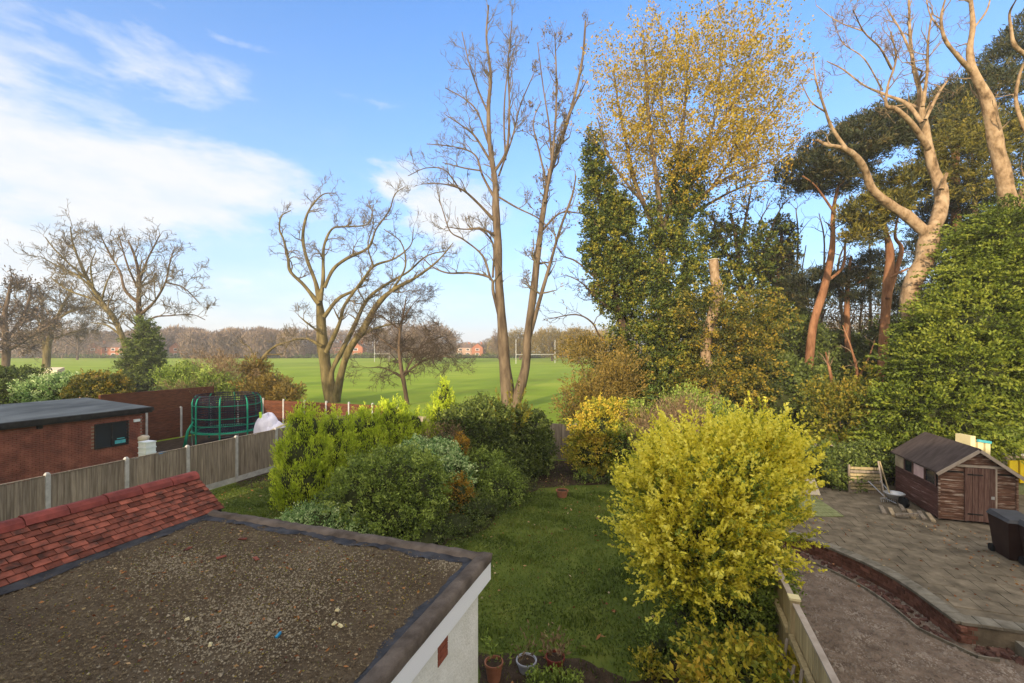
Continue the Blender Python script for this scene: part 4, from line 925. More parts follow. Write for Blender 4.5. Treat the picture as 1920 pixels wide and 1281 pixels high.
# wheelbarrow-like basin, tools, timber
q = P(1677, 945, PZ); wb = root('wheelbarrow', q, 'tipped wheelbarrow with a pale rimmed tray beside the shed', 'wheelbarrow')
m = MB(); m.lathe(q + Vector((0, 0, .16)), [(.02, 0), (.16, .03), (.26, .17), (.28, .19), (.26, .21), (.23, .17), (.13, .05), (0, .03)], 20); m.obj('tray', 'steel', wb, True)
m = MB(); m.tube([q + Vector((-.15, -.25, .1)), q + Vector((-.15, .1, .12)), q + Vector((-.2, .8, .5))], .018, 6); m.tube([q + Vector((.15, -.25, .1)), q + Vector((.15, .1, .12)), q + Vector((.2, .8, .5))], .018, 6); m.obj('frame', 'galv', wb)
MB().tube([q + Vector((-.04, -.35, .17)), q + Vector((.04, -.35, .17))], .17, 16).obj('wheel', 'tyre', wb)
for k, (xa, xb, mt, lab) in enumerate(((1659, 1663, 'wood_trim', 'garden rake with a long pale handle leaning left of the other tool'), (1671, 1666, 'fence_board_warm', 'garden fork with a tan handle leaning beside the wheelbarrow'))):
    a, b = P(xa, 942, PZ), P(xb, 942, PZ) + Vector((0, .35, 1.25)); rt = root('garden_rake' if k == 0 else 'garden_fork', a, lab, 'garden tool'); MB().tube([a + Vector((0, 0, .12)), b], .022, 6).obj('handle', mt, rt)
    m = MB(); m.bar(a + Vector((-.14, 0, .14)), a + Vector((.14, 0, .14)), .03)
    for t in range(5): m.bar(a + Vector((-.13 + .065 * t, 0, .13)), a + Vector((-.13 + .065 * t, -.03, .02)), .012)
    m.obj('head', 'steel', rt)
for k in range(7):
    x = (1655, 1672, 1690, 1708, 1728, 1745, 1700)[k]; y = (958, 962, 952, 965, 968, 972, 972)[k]; a = P(x, y, PZ + .03)
    lab = ('timber length farthest left in the pile beside the shed', 'second timber from the left in the pile, ending nearest the patio', 'short timber lying nearest the wheelbarrow in the pile', 'timber in the middle of the pile beside the shed', 'timber second nearest the shed corner', 'timber nearest the shed front corner', 'timber lying on top across the pile')[k]
    d = Vector((.35, .55, 0)) if k != 6 else Vector((.5, -.1, .04)); tag(MB().bar(a - d * .55 + Vector((0, 0, .02 + (.08 if k == 6 else 0))), a + d * .55 + Vector((0, 0, .04 + (.08 if k == 6 else 0))), .10, .05).obj('timber', 'tan_slat' if k % 2 else 'fence_board'), lab, 'timber', 'timber lengths piled beside the shed')
# yellow and cream play structures, rail fence behind the shed
pf = root('rail_fence', UV(20.9, 10), 'grey boarded fence with a pale top rail behind the shed and yellow panels', 'fence')
for k in range(24): piece('fence_board', fb, UV(21.2, 2.1 + k * .5, PZ), pf, (0, 0, ROT), (3.1, 1, 1.15))
MB().box((9.6, 21.13, PZ + 1.16), (14.5, 21.25, PZ + 1.22)).obj('top_rail', 'grey_rail', pf)
ph_ = root('playhouse', (15.2, 14.6, PZ), 'cream toy playhouse with a pale blue top edge showing behind the shed roof', 'playhouse')
q0 = A(1822, 850, 18.6)
for k, (xa, xb, yt) in enumerate(((1820, 1829, 818), (1834, 1844, 827), (1848, 1857, 831))):
    a, b = A(xa, 850, 14.5), A(xb, 850, 14.5); t = A(xa, yt, 14.5).z; g_ = MB(); g_.hexa([Vector((a.x, a.y, PZ)), Vector((b.x, b.y, PZ)), Vector((b.x, b.y + .5, PZ)), Vector((a.x, a.y + .5, PZ)), Vector((a.x, a.y, t)), Vector((b.x, b.y, t)), Vector((b.x, b.y + .5, t)), Vector((a.x, a.y + .5, t))]); g_.obj('panel', 'cream', ph_)
a, b = A(1833, 826, 14.48), A(1858, 830, 14.48); MB().bar(a, b, .05, .08).obj('top_edge', 'teal_cloth', ph_)
cf = root('climbing_frame', UV(17.5, 10.6, PZ), 'bright yellow plastic climbing frame right of the shed, cut by the picture edge', 'climbing frame')
for k, (xa, xb) in enumerate(((1893, 1909), (1913, 1932), (1936, 1955))):
    a, b = A(xa, 905, 15.2), A(xb, 905, 15.2); m = MB(); za, zb = A(0, 906, 15.2).z, A(0, 864, 15.2).z
    m.hexa([Vector((a.x, a.y, za)), Vector((b.x, b.y, za)), Vector((b.x, b.y + .06, za)), Vector((a.x, a.y + .06, za)), Vector((a.x, a.y, zb)), Vector((b.x, b.y, zb)), Vector((b.x, b.y + .06, zb)), Vector((a.x, a.y + .06, zb))]); m.obj('panel', 'yellow_plastic', cf)
a, b = A(1890, 905, 15.3), A(1958, 905, 15.3); m = MB(); m.hexa([Vector((a.x, a.y, PZ)), Vector((b.x, b.y, PZ)), Vector((b.x, b.y + .5, PZ)), Vector((a.x, a.y + .5, PZ)), Vector((a.x, a.y, A(0, 908, 15.3).z)), Vector((b.x, b.y, A(0, 908, 15.3).z)), Vector((b.x, b.y + .5, A(0, 908, 15.3).z)), Vector((a.x, a.y + .5, A(0, 908, 15.3).z))]); m.obj('base', 'green_wood', cf)

# ------------------------------------------------------------------ pots
def pot(px, py, r, h, material, label, plant=None, seed=1):
    ss(seed); q = P(px, py); rt = root('plant_pot', q, label, 'plant pot')
    MB().lathe(q, [(0, .005), (r * .72, .005), (r * .95, h * .86), (r * 1.05, h * .86), (r * 1.05, h), (r * .93, h), (r * .88, h * .85), (0, h * .85)], 22).obj('pot', material, rt, False)
    MB().lathe(q + Vector((0, 0, h * .86)), [(r * .90, 0), (0, .03)], 16).obj('soil', 'soil', rt)
    if plant: foliage('plant', [(q + Vector((0, 0, h + .08)), (r * .8, r * .8, .16))], plant[1], 6, .09, .03, plant[0], rt, shoot=.28, spread=.04, up=1.4, gap=0)['kind'] = 'stuff'
    return rt
pot(926, 1275, .145, .30, 'terracotta', 'terracotta pot against the white wall corner', ('l_green', 14), 51)
pot(987, 1258, .165, .19, 'grey_pot', 'wide grey pot with bare soil between the terracotta and dark red pots', ('l_dry', 12), 52)
pot(1041, 1258, .155, .25, 'dark_red_pot', 'dark red pot with dry stalks beside the lawn', ('l_dry', 30), 53)
pot(1054, 932, .22, .26, 'terracotta', 'small terracotta pot at the far end of the lawn', ('l_dry', 14), 54)
q = P(1081, 880); o = MB(); o.tube([q, q + Vector((0, 0, .45))], .012, 6); o.lathe(q + Vector((0, 0, .45)), [(0, 0), (.08, .04), (.09, .10), (.05, .16), (0, .18)], 10); tag(o.obj('garden_light', 'white_plastic'), 'white stake light standing in the bed below the far yellow bush', 'garden light')

# ================================================================== VEGETATION
# grass tufts over the lawns
ss(60); n = 230000; uu = R.uniform(4.6, 20.8, n); vv = R.uniform(-16.2, 1.5, n)
x = uu * SN + vv * CS; y = uu * CS - vv * SN; pxx = CX + x / y * F; pyy = CY + H / y * F
k = ((pxx > 860) & (pxx < 1340) & (pyy < 1300) & (y > 4)) | ((pxx > 370) & (pxx < 640) & (pyy < 1000)); uu, x, y, pxx, pyy = uu[k], x[k], y[k], pxx[k], pyy[k]
bed = ((pyy < 925) & (pxx > 980)) | ((pxx > 1262) & (pyy > 1030)) | ((pyy > 1232) & (pxx < 1150)); k = ~bed | (R.uniform(size=len(x)) < .10); worn = np.sin(x * .9 + 2 * np.sin(y * .8)) * np.sin(y * 1.3 + np.sin(x * 2.1)); k &= (worn < .45) | (R.uniform(size=len(x)) < .45); x, y = x[k], y[k]; n = len(x)
h = R.uniform(.02, .055, n) * (1 + 1.1 * (np.sin(x * 2.3 + 1.7 * np.sin(y * 1.9)) * np.sin(y * 2.9 + x) > .62)); a = R.uniform(0, 6.28, n); w = .009 + .0006 * y
V = np.empty((n, 3, 3)); V[:, 0] = np.stack([x - np.cos(a) * w, y - np.sin(a) * w, np.full(n, .005)], -1); V[:, 1] = np.stack([x + np.cos(a) * w, y + np.sin(a) * w, np.full(n, .005)], -1); V[:, 2] = np.stack([x + R.normal(size=n) * .02, y + R.normal(size=n) * .02, .005 + h], -1)
tone = np.clip(.45 + .26 * np.sin(x * 1.3 + 2 * np.sin(y)) * np.sin(y * 1.1) + .16 * np.sin(x * 4.1 + y) * np.sin(y * 3.7 - x) + R.normal(size=n) * .16, 0, 1)
o = np_obj('grass', V.reshape(-1, 3), np.arange(3 * n).reshape(n, 3), 'l_grass', None, np.repeat(tone, 3)); tag(o, 'short green lawn grass of the gardens', 'grass', kind='stuff')
# fallen leaves
ss(61); n = 1000; uu = R.uniform(5, 20.5, n); vv = R.uniform(-16, 1.4, n); C = np.stack([uu * SN + vv * CS, uu * CS - vv * SN, np.full(n, .05)], -1)
V, Fc, tn = leaves(C, R.normal(size=(n, 3)) * [1, 1, .3], .05 + R.gamma(2, .018, n), .045, R.uniform(0, 1, n)); o = np_obj('fallen_leaves', V, Fc, 'l_litter', None, tn); tag(o, 'fallen brown leaves scattered over the lawn', 'leaves', kind='stuff')
for k, (px, py) in enumerate(((313 / 2.205 + 1000, 996 / 2.205 + 700), (1153, 1172), (1200, 1172), (1168, 1197), (1128, 1184), (960, 1104), (1127, 1036), (1146, 1024))):
    pass
ss(62); n = 260; uu = R.uniform(10.8, 16, n); vv = np.where(R.uniform(size=n) < .5, R.uniform(2, 8, n), R.normal(7.2, .4, n)); C = np.stack([uu * SN + vv * CS, uu * CS - vv * SN, np.full(n, PZ + .03)], -1)
V, Fc, tn = leaves(C, R.normal(size=(n, 3)) * [1, 1, .3], .07, .04, R.uniform(0, 1, n)); o = np_obj('fallen_leaves', V, Fc, 'l_litter', None, tn); tag(o, 'dead leaves blown over the paved patio', 'leaves', kind='stuff')
# low weeds and plants in the near beds
def shrub(name, label, blobs, n, per, L, W, lm, cat='shrub', seed=1, cores=.62, group=None, base=None, stems=True, corem='core_dark', **kw):
    ss(seed); c = Vector(np.mean([b[0] for b in blobs], 0)); z0 = float(gz(c.x, c.y)); rt = root(name, base or (c.x, c.y, z0), label, cat, group)
    foliage('foliage', blobs, n, per, L, W, lm, rt, **kw)
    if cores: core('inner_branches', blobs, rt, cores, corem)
    if stems:
        st_ = []
        for b in blobs[:6]:
            e = np.array(b[0]); s_ = np.array([c.x + R.normal() * .15, c.y + R.normal() * .15, z0]); mid = (s_ + e) / 2 + R.normal(size=3) * .1
            st_.append(smooth_path([s_, mid, e], [.045, .035, .02], 3))
        V, Fc = polyrings(st_, 6); np_obj('stems', V, Fc, 'bark_brown', rt)['kind'] = 'stuff'
    return rt
# -- big yellow bush by the right fence
YB = 8.3
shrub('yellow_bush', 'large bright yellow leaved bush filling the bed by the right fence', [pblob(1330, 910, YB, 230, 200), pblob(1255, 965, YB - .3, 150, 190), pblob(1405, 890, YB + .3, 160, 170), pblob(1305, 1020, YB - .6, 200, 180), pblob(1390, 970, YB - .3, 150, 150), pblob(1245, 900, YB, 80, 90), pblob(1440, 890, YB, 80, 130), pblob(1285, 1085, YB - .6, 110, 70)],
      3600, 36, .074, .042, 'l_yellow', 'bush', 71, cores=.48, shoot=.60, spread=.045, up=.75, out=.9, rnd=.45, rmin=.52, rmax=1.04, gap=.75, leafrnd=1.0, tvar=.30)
foliage('inner_foliage', [pblob(1330, 960, YB - .2, 290, 260), pblob(1300, 1060, YB - .6, 170, 120), pblob(1380, 1040, YB - .4, 130, 120)], 800, 26, .07, .036, 'l_green', bpy.data.objects['yellow_bush'], shoot=.3, spread=.07, up=.4, rmin=.55, rmax=.98, gap=.4)
shrub('green_undergrowth', 'dark green shrub growing beneath the big yellow bush', [pblob(1380, 1130, 7.6, 150, 150), pblob(1300, 1140, 7.9, 90, 90), pblob(1430, 1090, 8.0, 80, 150)], 900, 24, .06, .032, 'l_green', 'shrub', 72, shoot=.22, spread=.08, up=.3)
shrub('autumn_shrub', 'yellow and orange leaved shrub at the bottom edge beside the fence', [pblob(1395, 1275, 6.1, 190, 100), pblob(1330, 1290, 6.0, 90, 60), pblob(1450, 1290, 6.0, 120, 70)], 330, 20, .10, .05, 'l_yellow_orange', 'shrub', 73, shoot=.25, spread=.09, up=.6, leafrnd=1.1)
for k, (px, py, s_, lm, lab) in enumerate(((1235, 1225, .28, 'l_green', 'low green plant in the bed below the yellow bush'), (1215, 1262, .22, 'l_yellow_orange', 'small yellowing plant at the bottom of the lawn'), (1012, 1292, .16, 'l_green', 'small green weed between the grey and dark red pots'), (1060, 1290, .15, 'l_green', 'green weed nearest the bottom edge below the pots'), (1100, 905, .45, 'l_green', 'low green plants in the bed below the far yellow bush'), (1150, 910, .4, 'l_dark', 'dark low plant beside the far yellow bush base'))):
    q = P(px, py); shrub('low_plant', lab, [(q + Vector((0, 0, s_ * .5)), (s_ * 1.1, s_, s_ * .55))], 60, 14, .06, .03, lm, 'plant', 80 + k, cores=.5, stems=False, shoot=.15, spread=.05, up=.8)
# -- second yellow bush by the back fence
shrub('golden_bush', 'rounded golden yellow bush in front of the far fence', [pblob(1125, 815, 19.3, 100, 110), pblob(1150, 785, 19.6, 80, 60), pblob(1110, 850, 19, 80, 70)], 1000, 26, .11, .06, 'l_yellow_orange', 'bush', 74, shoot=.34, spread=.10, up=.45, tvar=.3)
shrub('dark_shrub', 'dark green shrub against the right side of the golden bush', [pblob(1165, 840, 18.8, 70, 90), pblob(1185, 800, 19.5, 60, 90)], 420, 22, .10, .055, 'l_green', 'shrub', 75)
# -- conifers row
def conifer(px, top, bot, Y, w, label, seed, n=1000, lm='l_conifer', taper=.5):
    H_ = (bot - top) ; bl = []
    for t, ww in ((.18, .55), (.42, .85), (.68, 1.0), (.90, .95)) if taper < .8 else ((.12, .25), (.35, .55), (.6, .85), (.85, 1.0)):
        bl.append(pblob(px, top + H_ * t, Y, w * ww * 1.12, H_ * .44))
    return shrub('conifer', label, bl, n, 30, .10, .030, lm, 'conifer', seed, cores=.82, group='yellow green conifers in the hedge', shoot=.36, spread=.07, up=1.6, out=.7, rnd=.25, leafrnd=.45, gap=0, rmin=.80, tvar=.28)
conifer(572, 778, 958, 15.3, 90, 'broad lime green conifer at the left end of the row', 101, 1000)
conifer(628, 786, 930, 16.3, 90, 'lime green conifer second from the left end', 102)
conifer(682, 780, 920, 17.2, 90, 'lime green conifer in the middle of the row', 103)
conifer(735, 762, 900, 18.2, 80, 'taller feathery conifer right of the middle one', 104)
conifer(772, 780, 900, 18.8, 70, 'slim conifer just left of the pointed one', 105, 500)
conifer(833, 733, 890, 19.6, 92, 'pointed yellow green conifer standing tallest in the row', 106, 900, taper=.9)
# -- mixed shrubs
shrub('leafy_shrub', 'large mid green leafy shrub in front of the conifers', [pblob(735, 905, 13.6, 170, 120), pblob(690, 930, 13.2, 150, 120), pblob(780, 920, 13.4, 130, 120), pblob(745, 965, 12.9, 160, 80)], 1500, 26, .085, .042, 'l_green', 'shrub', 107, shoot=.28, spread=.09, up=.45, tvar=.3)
shrub('variegated_shrub', 'pale variegated shrub standing above the leafy green one', [pblob(812, 862, 15.4, 105, 66), pblob(840, 890, 15, 90, 70), pblob(785, 850, 15.6, 60, 40)], 620, 24, .09, .05, 'l_varieg', 'shrub', 108, shoot=.22, spread=.09)
shrub('variegated_shrub', 'low silvery variegated shrub by the far kerb of the flat roof', [pblob(600, 985, 12.6, 150, 72), pblob(660, 1000, 12.4, 100, 50), pblob(560, 990, 12.4, 60, 40)], 620, 24, .07, .035, 'l_varieg', 'shrub', 109, shoot=.20, spread=.08)
shrub('laurel', 'dark laurel at the right end of the shrub row', [pblob(905, 815, 18.2, 120, 110), pblob(880, 790, 18.6, 90, 50), pblob(920, 870, 17.6, 110, 90)], 1100, 24, .12, .06, 'l_dark', 'laurel', 110, shoot=.24, spread=.12, tvar=.3)
shrub('laurel', 'dark rounded laurel against the far grey fence', [pblob(985, 815, 19.3, 90, 90), pblob(1000, 850, 19, 80, 80), pblob(965, 860, 18.6, 90, 80)], 900, 24, .12, .06, 'l_dark', 'laurel', 111, shoot=.22, spread=.12, tvar=.28)
shrub('leafy_shrub', 'bright green leafed shrub between variegated shrub and laurels', [pblob(905, 885, 16.2, 90, 60), pblob(930, 915, 15.6, 90, 60), pblob(880, 925, 15.2, 80, 60)], 520, 22, .10, .05, 'l_green', 'shrub', 112)
shrub('orange_shrub', 'small orange yellow shrub glowing among the green ones', [pblob(858, 930, 14.2, 52, 62)], 120, 20, .07, .04, 'l_orange', 'shrub', 113, shoot=.18, spread=.08)
shrub('orange_shrub', 'narrow orange leaved shrub tip above the variegated shrub', [pblob(862, 842, 16.2, 22, 50)], 50, 20, .08, .045, 'l_orange', 'shrub', 114, shoot=.18, spread=.08)
shrub('ground_cover', 'dark trailing plants along the lawn edge below the shrubs', [pblob(850, 985, 13.2, 130, 60), pblob(900, 955, 14.2, 110, 50), pblob(790, 1010, 12.4, 140, 50), pblob(960, 925, 16, 90, 40)], 620, 20, .075, .03, 'l_dark', 'plants', 115, shoot=.25, spread=.10, up=.5)
shrub('mahonia', 'upright yellow green fronded shrub above the laurels', [pblob(960, 790, 18.4, 50, 50)], 34, 40, .14, .045, 'l_yg', 'shrub', 116, cores=0, shoot=1.0, spread=.05, up=1.8, leafrnd=.8, gap=0)
shrub('woody_shrub', 'brownish half bare shrub between the pointed conifer and variegated shrub', [pblob(835, 822, 17.4, 60, 34)], 120, 18, .08, .03, 'l_dry', 'shrub', 117)

# -- traced trees
WS = .80
def L(pix, Y, dY=0.0, bend=.5): return limb([(a, b, w * WS) for a, b, w in pix], Y, dY, bend)
# leafless pollarded tree, left of centre
ss(201); Y = 46
limbs = [L([(622, 758, 30), (612, 700, 26), (605, 640, 24), (601, 590, 20), (598, 560, 15)], Y, .3),
         L([(598, 570, 12), (570, 535, 8), (545, 510, 7), (540, 485, 6), (532, 450, 5), (524, 430, 4), (528, 405, 3), (545, 395, 2)], Y, -2),
         L([(598, 565, 12), (592, 530, 9), (575, 485, 8), (568, 450, 7), (572, 415, 6), (582, 390, 4), (605, 365, 3), (630, 362, 2)], Y, 1.5),
         L([(600, 565, 12), (606, 525, 9), (606, 490, 7), (608, 460, 6), (622, 430, 5), (645, 425, 4), (690, 420, 3), (700, 385, 2)], Y, 3),
         L([(608, 540, 9), (625, 505, 8), (650, 485, 7), (690, 465, 6), (705, 430, 4), (730, 395, 3), (740, 365, 2), (760, 350, 1.5)], Y, -3),
         L([(607, 595, 10), (635, 560, 8), (670, 540, 7), (700, 500, 6), (740, 485, 4), (770, 460, 3), (775, 430, 2)], Y, 2),
         L([(612, 660, 12), (635, 610, 9), (645, 575, 7), (665, 545, 6), (690, 510, 3)], Y, -2),
         L([(626, 750, 18), (622, 700, 12), (640, 660, 11), (665, 610, 10), (690, 560, 8), (730, 530, 6), (765, 510, 5), (800, 480, 3), (840, 470, 2)], Y, 2.5),
         L([(628, 755, 22), (640, 700, 16), (655, 655, 17), (680, 620, 16), (705, 575, 13), (735, 545, 9), (780, 520, 7), (820, 490, 4), (850, 455, 2)], Y, -1),
         L([(655, 650, 9), (690, 622, 5), (725, 610, 4), (760, 605, 2)], Y, -1.5),
         L([(604, 650, 9), (575, 635, 5), (545, 640, 3), (535, 655, 2)], Y, 1), L([(602, 625, 6), (575, 605, 4), (560, 592, 2)], Y, -1),
         L([(735, 545, 6), (760, 500, 4), (752, 455, 3), (720, 430, 2)], Y, 2), L([(700, 500, 5), (690, 460, 3), (700, 420, 2), (695, 385, 1.5)], Y, -2)]
tree('pollarded_tree', 'bare multi stemmed tree with olive bark just beyond the left fences', limbs, Y, 'bark_olive', 'twig_olive', tuple(A(622, 758, Y)), npm=1.5, length=2.6, lev=4, up=.22, crook=.42, rtip=.013, t0=.3, skip_first=1, decay=.62)
# small bare tree right of it
ss(202); Y = 44
limbs = [L([(764, 762, 11), (758, 720, 10), (752, 690, 9), (748, 650, 7), (752, 610, 6), (758, 580, 4), (762, 555, 2)], Y, .2),
         L([(757, 705, 6), (780, 685, 5), (810, 670, 3), (850, 668, 2)], Y, -1), L([(748, 660, 5), (720, 640, 3), (700, 625, 2), (680, 630, 1.5)], Y, 1.5), L([(752, 620, 4), (725, 600, 3), (705, 590, 1.5)], Y, -1),
         L([(758, 700, 5), (790, 650, 3), (830, 630, 2)], Y, 2), L([(755, 600, 4), (775, 570, 2), (790, 555, 1.5)], Y, 1), L([(756, 710, 4), (720, 690, 2.5), (690, 690, 1.5)], Y, -2)]
tree('small_tree', 'slender bare brown tree with low branches in front of the playing field', limbs, Y, 'bark_brown', 'twig_dark', tuple(A(764, 762, Y)), npm=2.0, length=3.0, lev=4, up=.0, crook=.35, rtip=.011, t0=.2)
# tall twin-stemmed tree
ss(203); Y = 41
limbs = [L([(955, 775, 34), (948, 700, 28), (942, 620, 24), (936, 540, 20), (934, 470, 18), (930, 400, 17), (928, 340, 14), (918, 270, 11), (916, 200, 9), (920, 140, 7), (912, 70, 5), (916, 10, 3)], Y, -.5),
         L([(962, 772, 26), (985, 690, 22), (990, 620, 18), (1000, 550, 17), (1008, 480, 15), (1018, 400, 13), (1030, 330, 11), (1050, 270, 9), (1075, 190, 7), (1092, 110, 6), (1098, 40, 4)], Y, 1.5),
         L([(990, 640, 11), (1010, 570, 9), (1030, 500, 8), (1050, 430, 6), (1072, 370, 5), (1080, 330, 3)], Y, -1.5),
         L([(938, 600, 9), (925, 550, 7), (920, 522, 6), (880, 512, 5), (840, 512, 4), (810, 500, 3), (790, 480, 2)], Y, -2),
         L([(920, 525, 6), (905, 480, 5), (870, 450, 4), (845, 435, 3), (832, 400, 2.5), (820, 360, 1.5)], Y, 2), L([(934, 445, 7), (905, 430, 5), (870, 430, 3), (835, 425, 2)], Y, -1),
         L([(924, 520, 6), (925, 460, 5), (900, 430, 4), (872, 430, 2)], Y, 1),
         L([(928, 415, 8), (895, 380, 6), (865, 355, 5), (830, 345, 3), (790, 345, 2)], Y, -2.5), L([(865, 360, 4), (835, 320, 3), (800, 315, 2), (765, 330, 1.5)], Y, -3),
         L([(926, 370, 7), (905, 330, 5), (890, 290, 4), (850, 275, 3), (800, 270, 2)], Y, 2), L([(900, 320, 4), (870, 315, 3), (830, 305, 2)], Y, 3),
         L([(918, 300, 6), (890, 255, 5), (865, 235, 3), (835, 215, 2)], Y, -1), L([(916, 270, 5), (895, 210, 4), (870, 185, 3), (835, 165, 2)], Y, 1.5),
         L([(914, 210, 5), (895, 165, 4), (880, 120, 3), (866, 60, 2)], Y, -1), L([(922, 330, 7), (950, 280, 6), (955, 200, 5), (953, 120, 4), (960, 40, 2)], Y, -1.2),
         L([(935, 330, 5), (960, 260, 4), (975, 200, 3), (1000, 140, 2)], Y, 2), L([(948, 300, 5), (945, 220, 4), (950, 150, 3), (965, 90, 2)], Y, 1),
         L([(1022, 380, 8), (1035, 300, 6), (1042, 220, 5), (1043, 140, 4), (1040, 60, 2)], Y, -1), L([(1035, 320, 6), (1030, 240, 4), (1018, 160, 3), (1008, 80, 2)], Y, 2),
         L([(1025, 345, 5), (1010, 280, 4), (1000, 230, 3), (1015, 190, 2)], Y, 1), L([(1060, 230, 5), (1085, 180, 4), (1100, 150, 2)], Y, -1),
         L([(936, 370, 5), (970, 390, 4), (1010, 410, 3), (1040, 440, 2)], Y, -1), L([(1010, 440, 6), (1050, 400, 4), (1090, 400, 3)], Y, 2)]
tw_rt, tw_b = tree('tall_tree', 'very tall bare tree with two grey stems rising from one base', limbs, Y, 'bark_grey', 'twig_olive', tuple(A(958, 775, Y)), npm=1.15, length=2.9, lev=4, up=.30, crook=.32, rtip=.012, t0=.28, ang=(20, 55))
leaf_on([s for s in tw_b[2] if s[0][:, 0].mean() > 1.2], 2.6, .22, .15, 'l_brown', tw_rt, 'dry_leaves', .12)
# bare trees far left
ss(204); Y = 62
limbs = [L([(262, 745, 20), (264, 690, 18), (264, 640, 16), (262, 600, 13), (260, 560, 10), (262, 520, 7), (252, 480, 5), (240, 450, 3)], Y),
         L([(262, 570, 8), (235, 545, 6), (225, 510, 5), (205, 475, 4), (190, 445, 2)], Y, 2), L([(264, 590, 7), (290, 565, 5), (310, 530, 4), (318, 495, 3), (325, 470, 2)], Y, -2),
         L([(266, 610, 6), (290, 595, 4), (320, 592, 3), (360, 590, 2), (385, 600, 1.5)], Y, 1.5), L([(262, 530, 5), (275, 490, 4), (290, 460, 3), (300, 440, 2)], Y, 2),
         L([(312, 530, 4), (345, 540, 3), (375, 570, 2)], Y, -1), L([(258, 540, 5), (240, 500, 4), (222, 440, 2)], Y, -2)]
tree('bare_tree', 'bare broad crowned tree rising behind the dark conifer on the left', limbs, Y, 'bark_brown', 'twig_olive', tuple(A(262, 745, Y)), npm=1.1, length=4.2, lev=4, up=.22, crook=.32, rtip=.02, t0=.3)
ss(205); Y = 64
limbs = [L([(250, 735, 15), (240, 680, 14), (232, 640, 12), (215, 600, 11), (190, 565, 9), (165, 525, 8), (145, 480, 5), (135, 450, 3), (132, 425, 2)], Y),
         L([(215, 600, 7), (180, 565, 5), (130, 545, 4), (95, 520, 2)], Y, 2), L([(190, 560, 6), (150, 520, 4), (110, 500, 3), (75, 480, 2)], Y, -2), L([(165, 525, 5), (130, 495, 4), (100, 465, 3), (85, 445, 2)], Y, 1),
         L([(175, 540, 4), (170, 500, 3), (180, 470, 2)], Y, -1), L([(228, 630, 5), (200, 610, 4), (170, 605, 2)], Y, 2), L([(190, 565, 5), (200, 530, 3), (215, 500, 2)], Y, 1)]
tree('bare_tree', 'bare tree leaning to the left over the far left field', limbs, Y, 'bark_olive', 'twig_olive', tuple(A(250, 735, Y)), npm=1.1, length=4.2, lev=4, up=.18, crook=.32, rtip=.02, t0=.3)
ss(206); Y = 92
limbs = [L([(86, 690, 15), (90, 650, 12), (97, 620, 10), (110, 590, 8), (125, 560, 5), (135, 540, 3)], Y), L([(86, 690, 8), (82, 640, 7), (80, 600, 6), (78, 560, 4), (70, 530, 2)], Y, 2),
         L([(95, 630, 6), (70, 600, 4), (45, 575, 3), (25, 555, 2)], Y, -3), L([(105, 600, 6), (140, 580, 4), (165, 575, 2)], Y, 2), L([(90, 640, 5), (130, 625, 3), (170, 615, 2)], Y, 3)]
rt_, b_ = tree('bare_tree', 'olive barked tree standing on the open grass at far left', limbs, Y, 'bark_olive', 'twig_olive', tuple(A(86, 692, Y)), npm=1.2, length=5.0, lev=4, up=.1, crook=.3, rtip=.03, t0=.2)
ss(207); Y = 80
limbs = [L([(10, 700, 16), (12, 650, 14), (8, 600, 11), (15, 560, 7), (20, 530, 4)], Y), L([(10, 640, 8), (40, 600, 6), (55, 560, 4), (60, 535, 2)], Y, 2), L([(8, 620, 8), (-20, 580, 6), (-40, 550, 3)], Y, 1), L([(12, 660, 7), (60, 630, 5), (95, 610, 3)], Y, -3)]
rt_, b_ = tree('brown_tree', 'dense brown twigged tree at the left picture edge', limbs, Y, 'bark_brown', 'twig_dark', tuple(A(10, 700, Y)), npm=1.7, length=4.2, lev=3, up=.1, crook=.3, rtip=.03, t0=.2)
leaf_on(b_[2], 1.2, .5, .22, 'l_twigbrown', rt_, 'crown', .3)
# dark conifer in front of the left bare trees
ss(208); cz = A(272, 745, 50)
bl = [pblob(275, 628, 50, 30, 46), pblob(272, 660, 50, 46, 56), pblob(270, 690, 50, 58, 56), pblob(276, 722, 50, 64, 50)]
shrub('dark_conifer', 'dark blue green conifer standing under the bare trees at left', bl, 900, 30, .34, .09, 'l_dark', 'conifer', 208, cores=.7, shoot=.9, spread=.25, up=.1, out=1.0, flat=.5, tvar=.3)

# golden autumn tree with ivy
ss(210); Y = 31
gl = [L([(1250, 800, 40), (1246, 700, 34), (1243, 600, 30), (1240, 520, 26), (1238, 450, 22)], Y),
      L([(1238, 460, 14), (1215, 400, 11), (1190, 340, 9), (1175, 270, 7), (1160, 200, 5), (1150, 130, 3)], Y, 2), L([(1238, 450, 14), (1235, 370, 12), (1225, 290, 9), (1215, 200, 7), (1210, 120, 5), (1205, 50, 2)], Y, -2),
      L([(1242, 440, 13), (1262, 360, 10), (1275, 280, 8), (1285, 190, 6), (1290, 110, 4), (1300, 50, 2)], Y, 2.5), L([(1250, 460, 14), (1290, 400, 11), (1325, 360, 8), (1370, 330, 6), (1420, 310, 4), (1460, 300, 2)], Y, -2),
      L([(1262, 400, 9), (1310, 320, 8), (1350, 240, 6), (1390, 160, 4), (1410, 90, 2)], Y, 1), L([(1270, 380, 9), (1320, 280, 7), (1345, 200, 5), (1350, 110, 3), (1352, 60, 2)], Y, -3),
      L([(1320, 370, 6), (1380, 290, 5), (1430, 230, 4), (1475, 180, 2)], Y, 2), L([(1225, 400, 7), (1180, 350, 6), (1140, 290, 4), (1120, 220, 2)], Y, -2), L([(1300, 400, 6), (1370, 360, 5), (1430, 340, 3), (1480, 345, 2)], Y, 3), L([(1275, 300, 5), (1240, 200, 4), (1250, 110, 2)], Y, 0)]
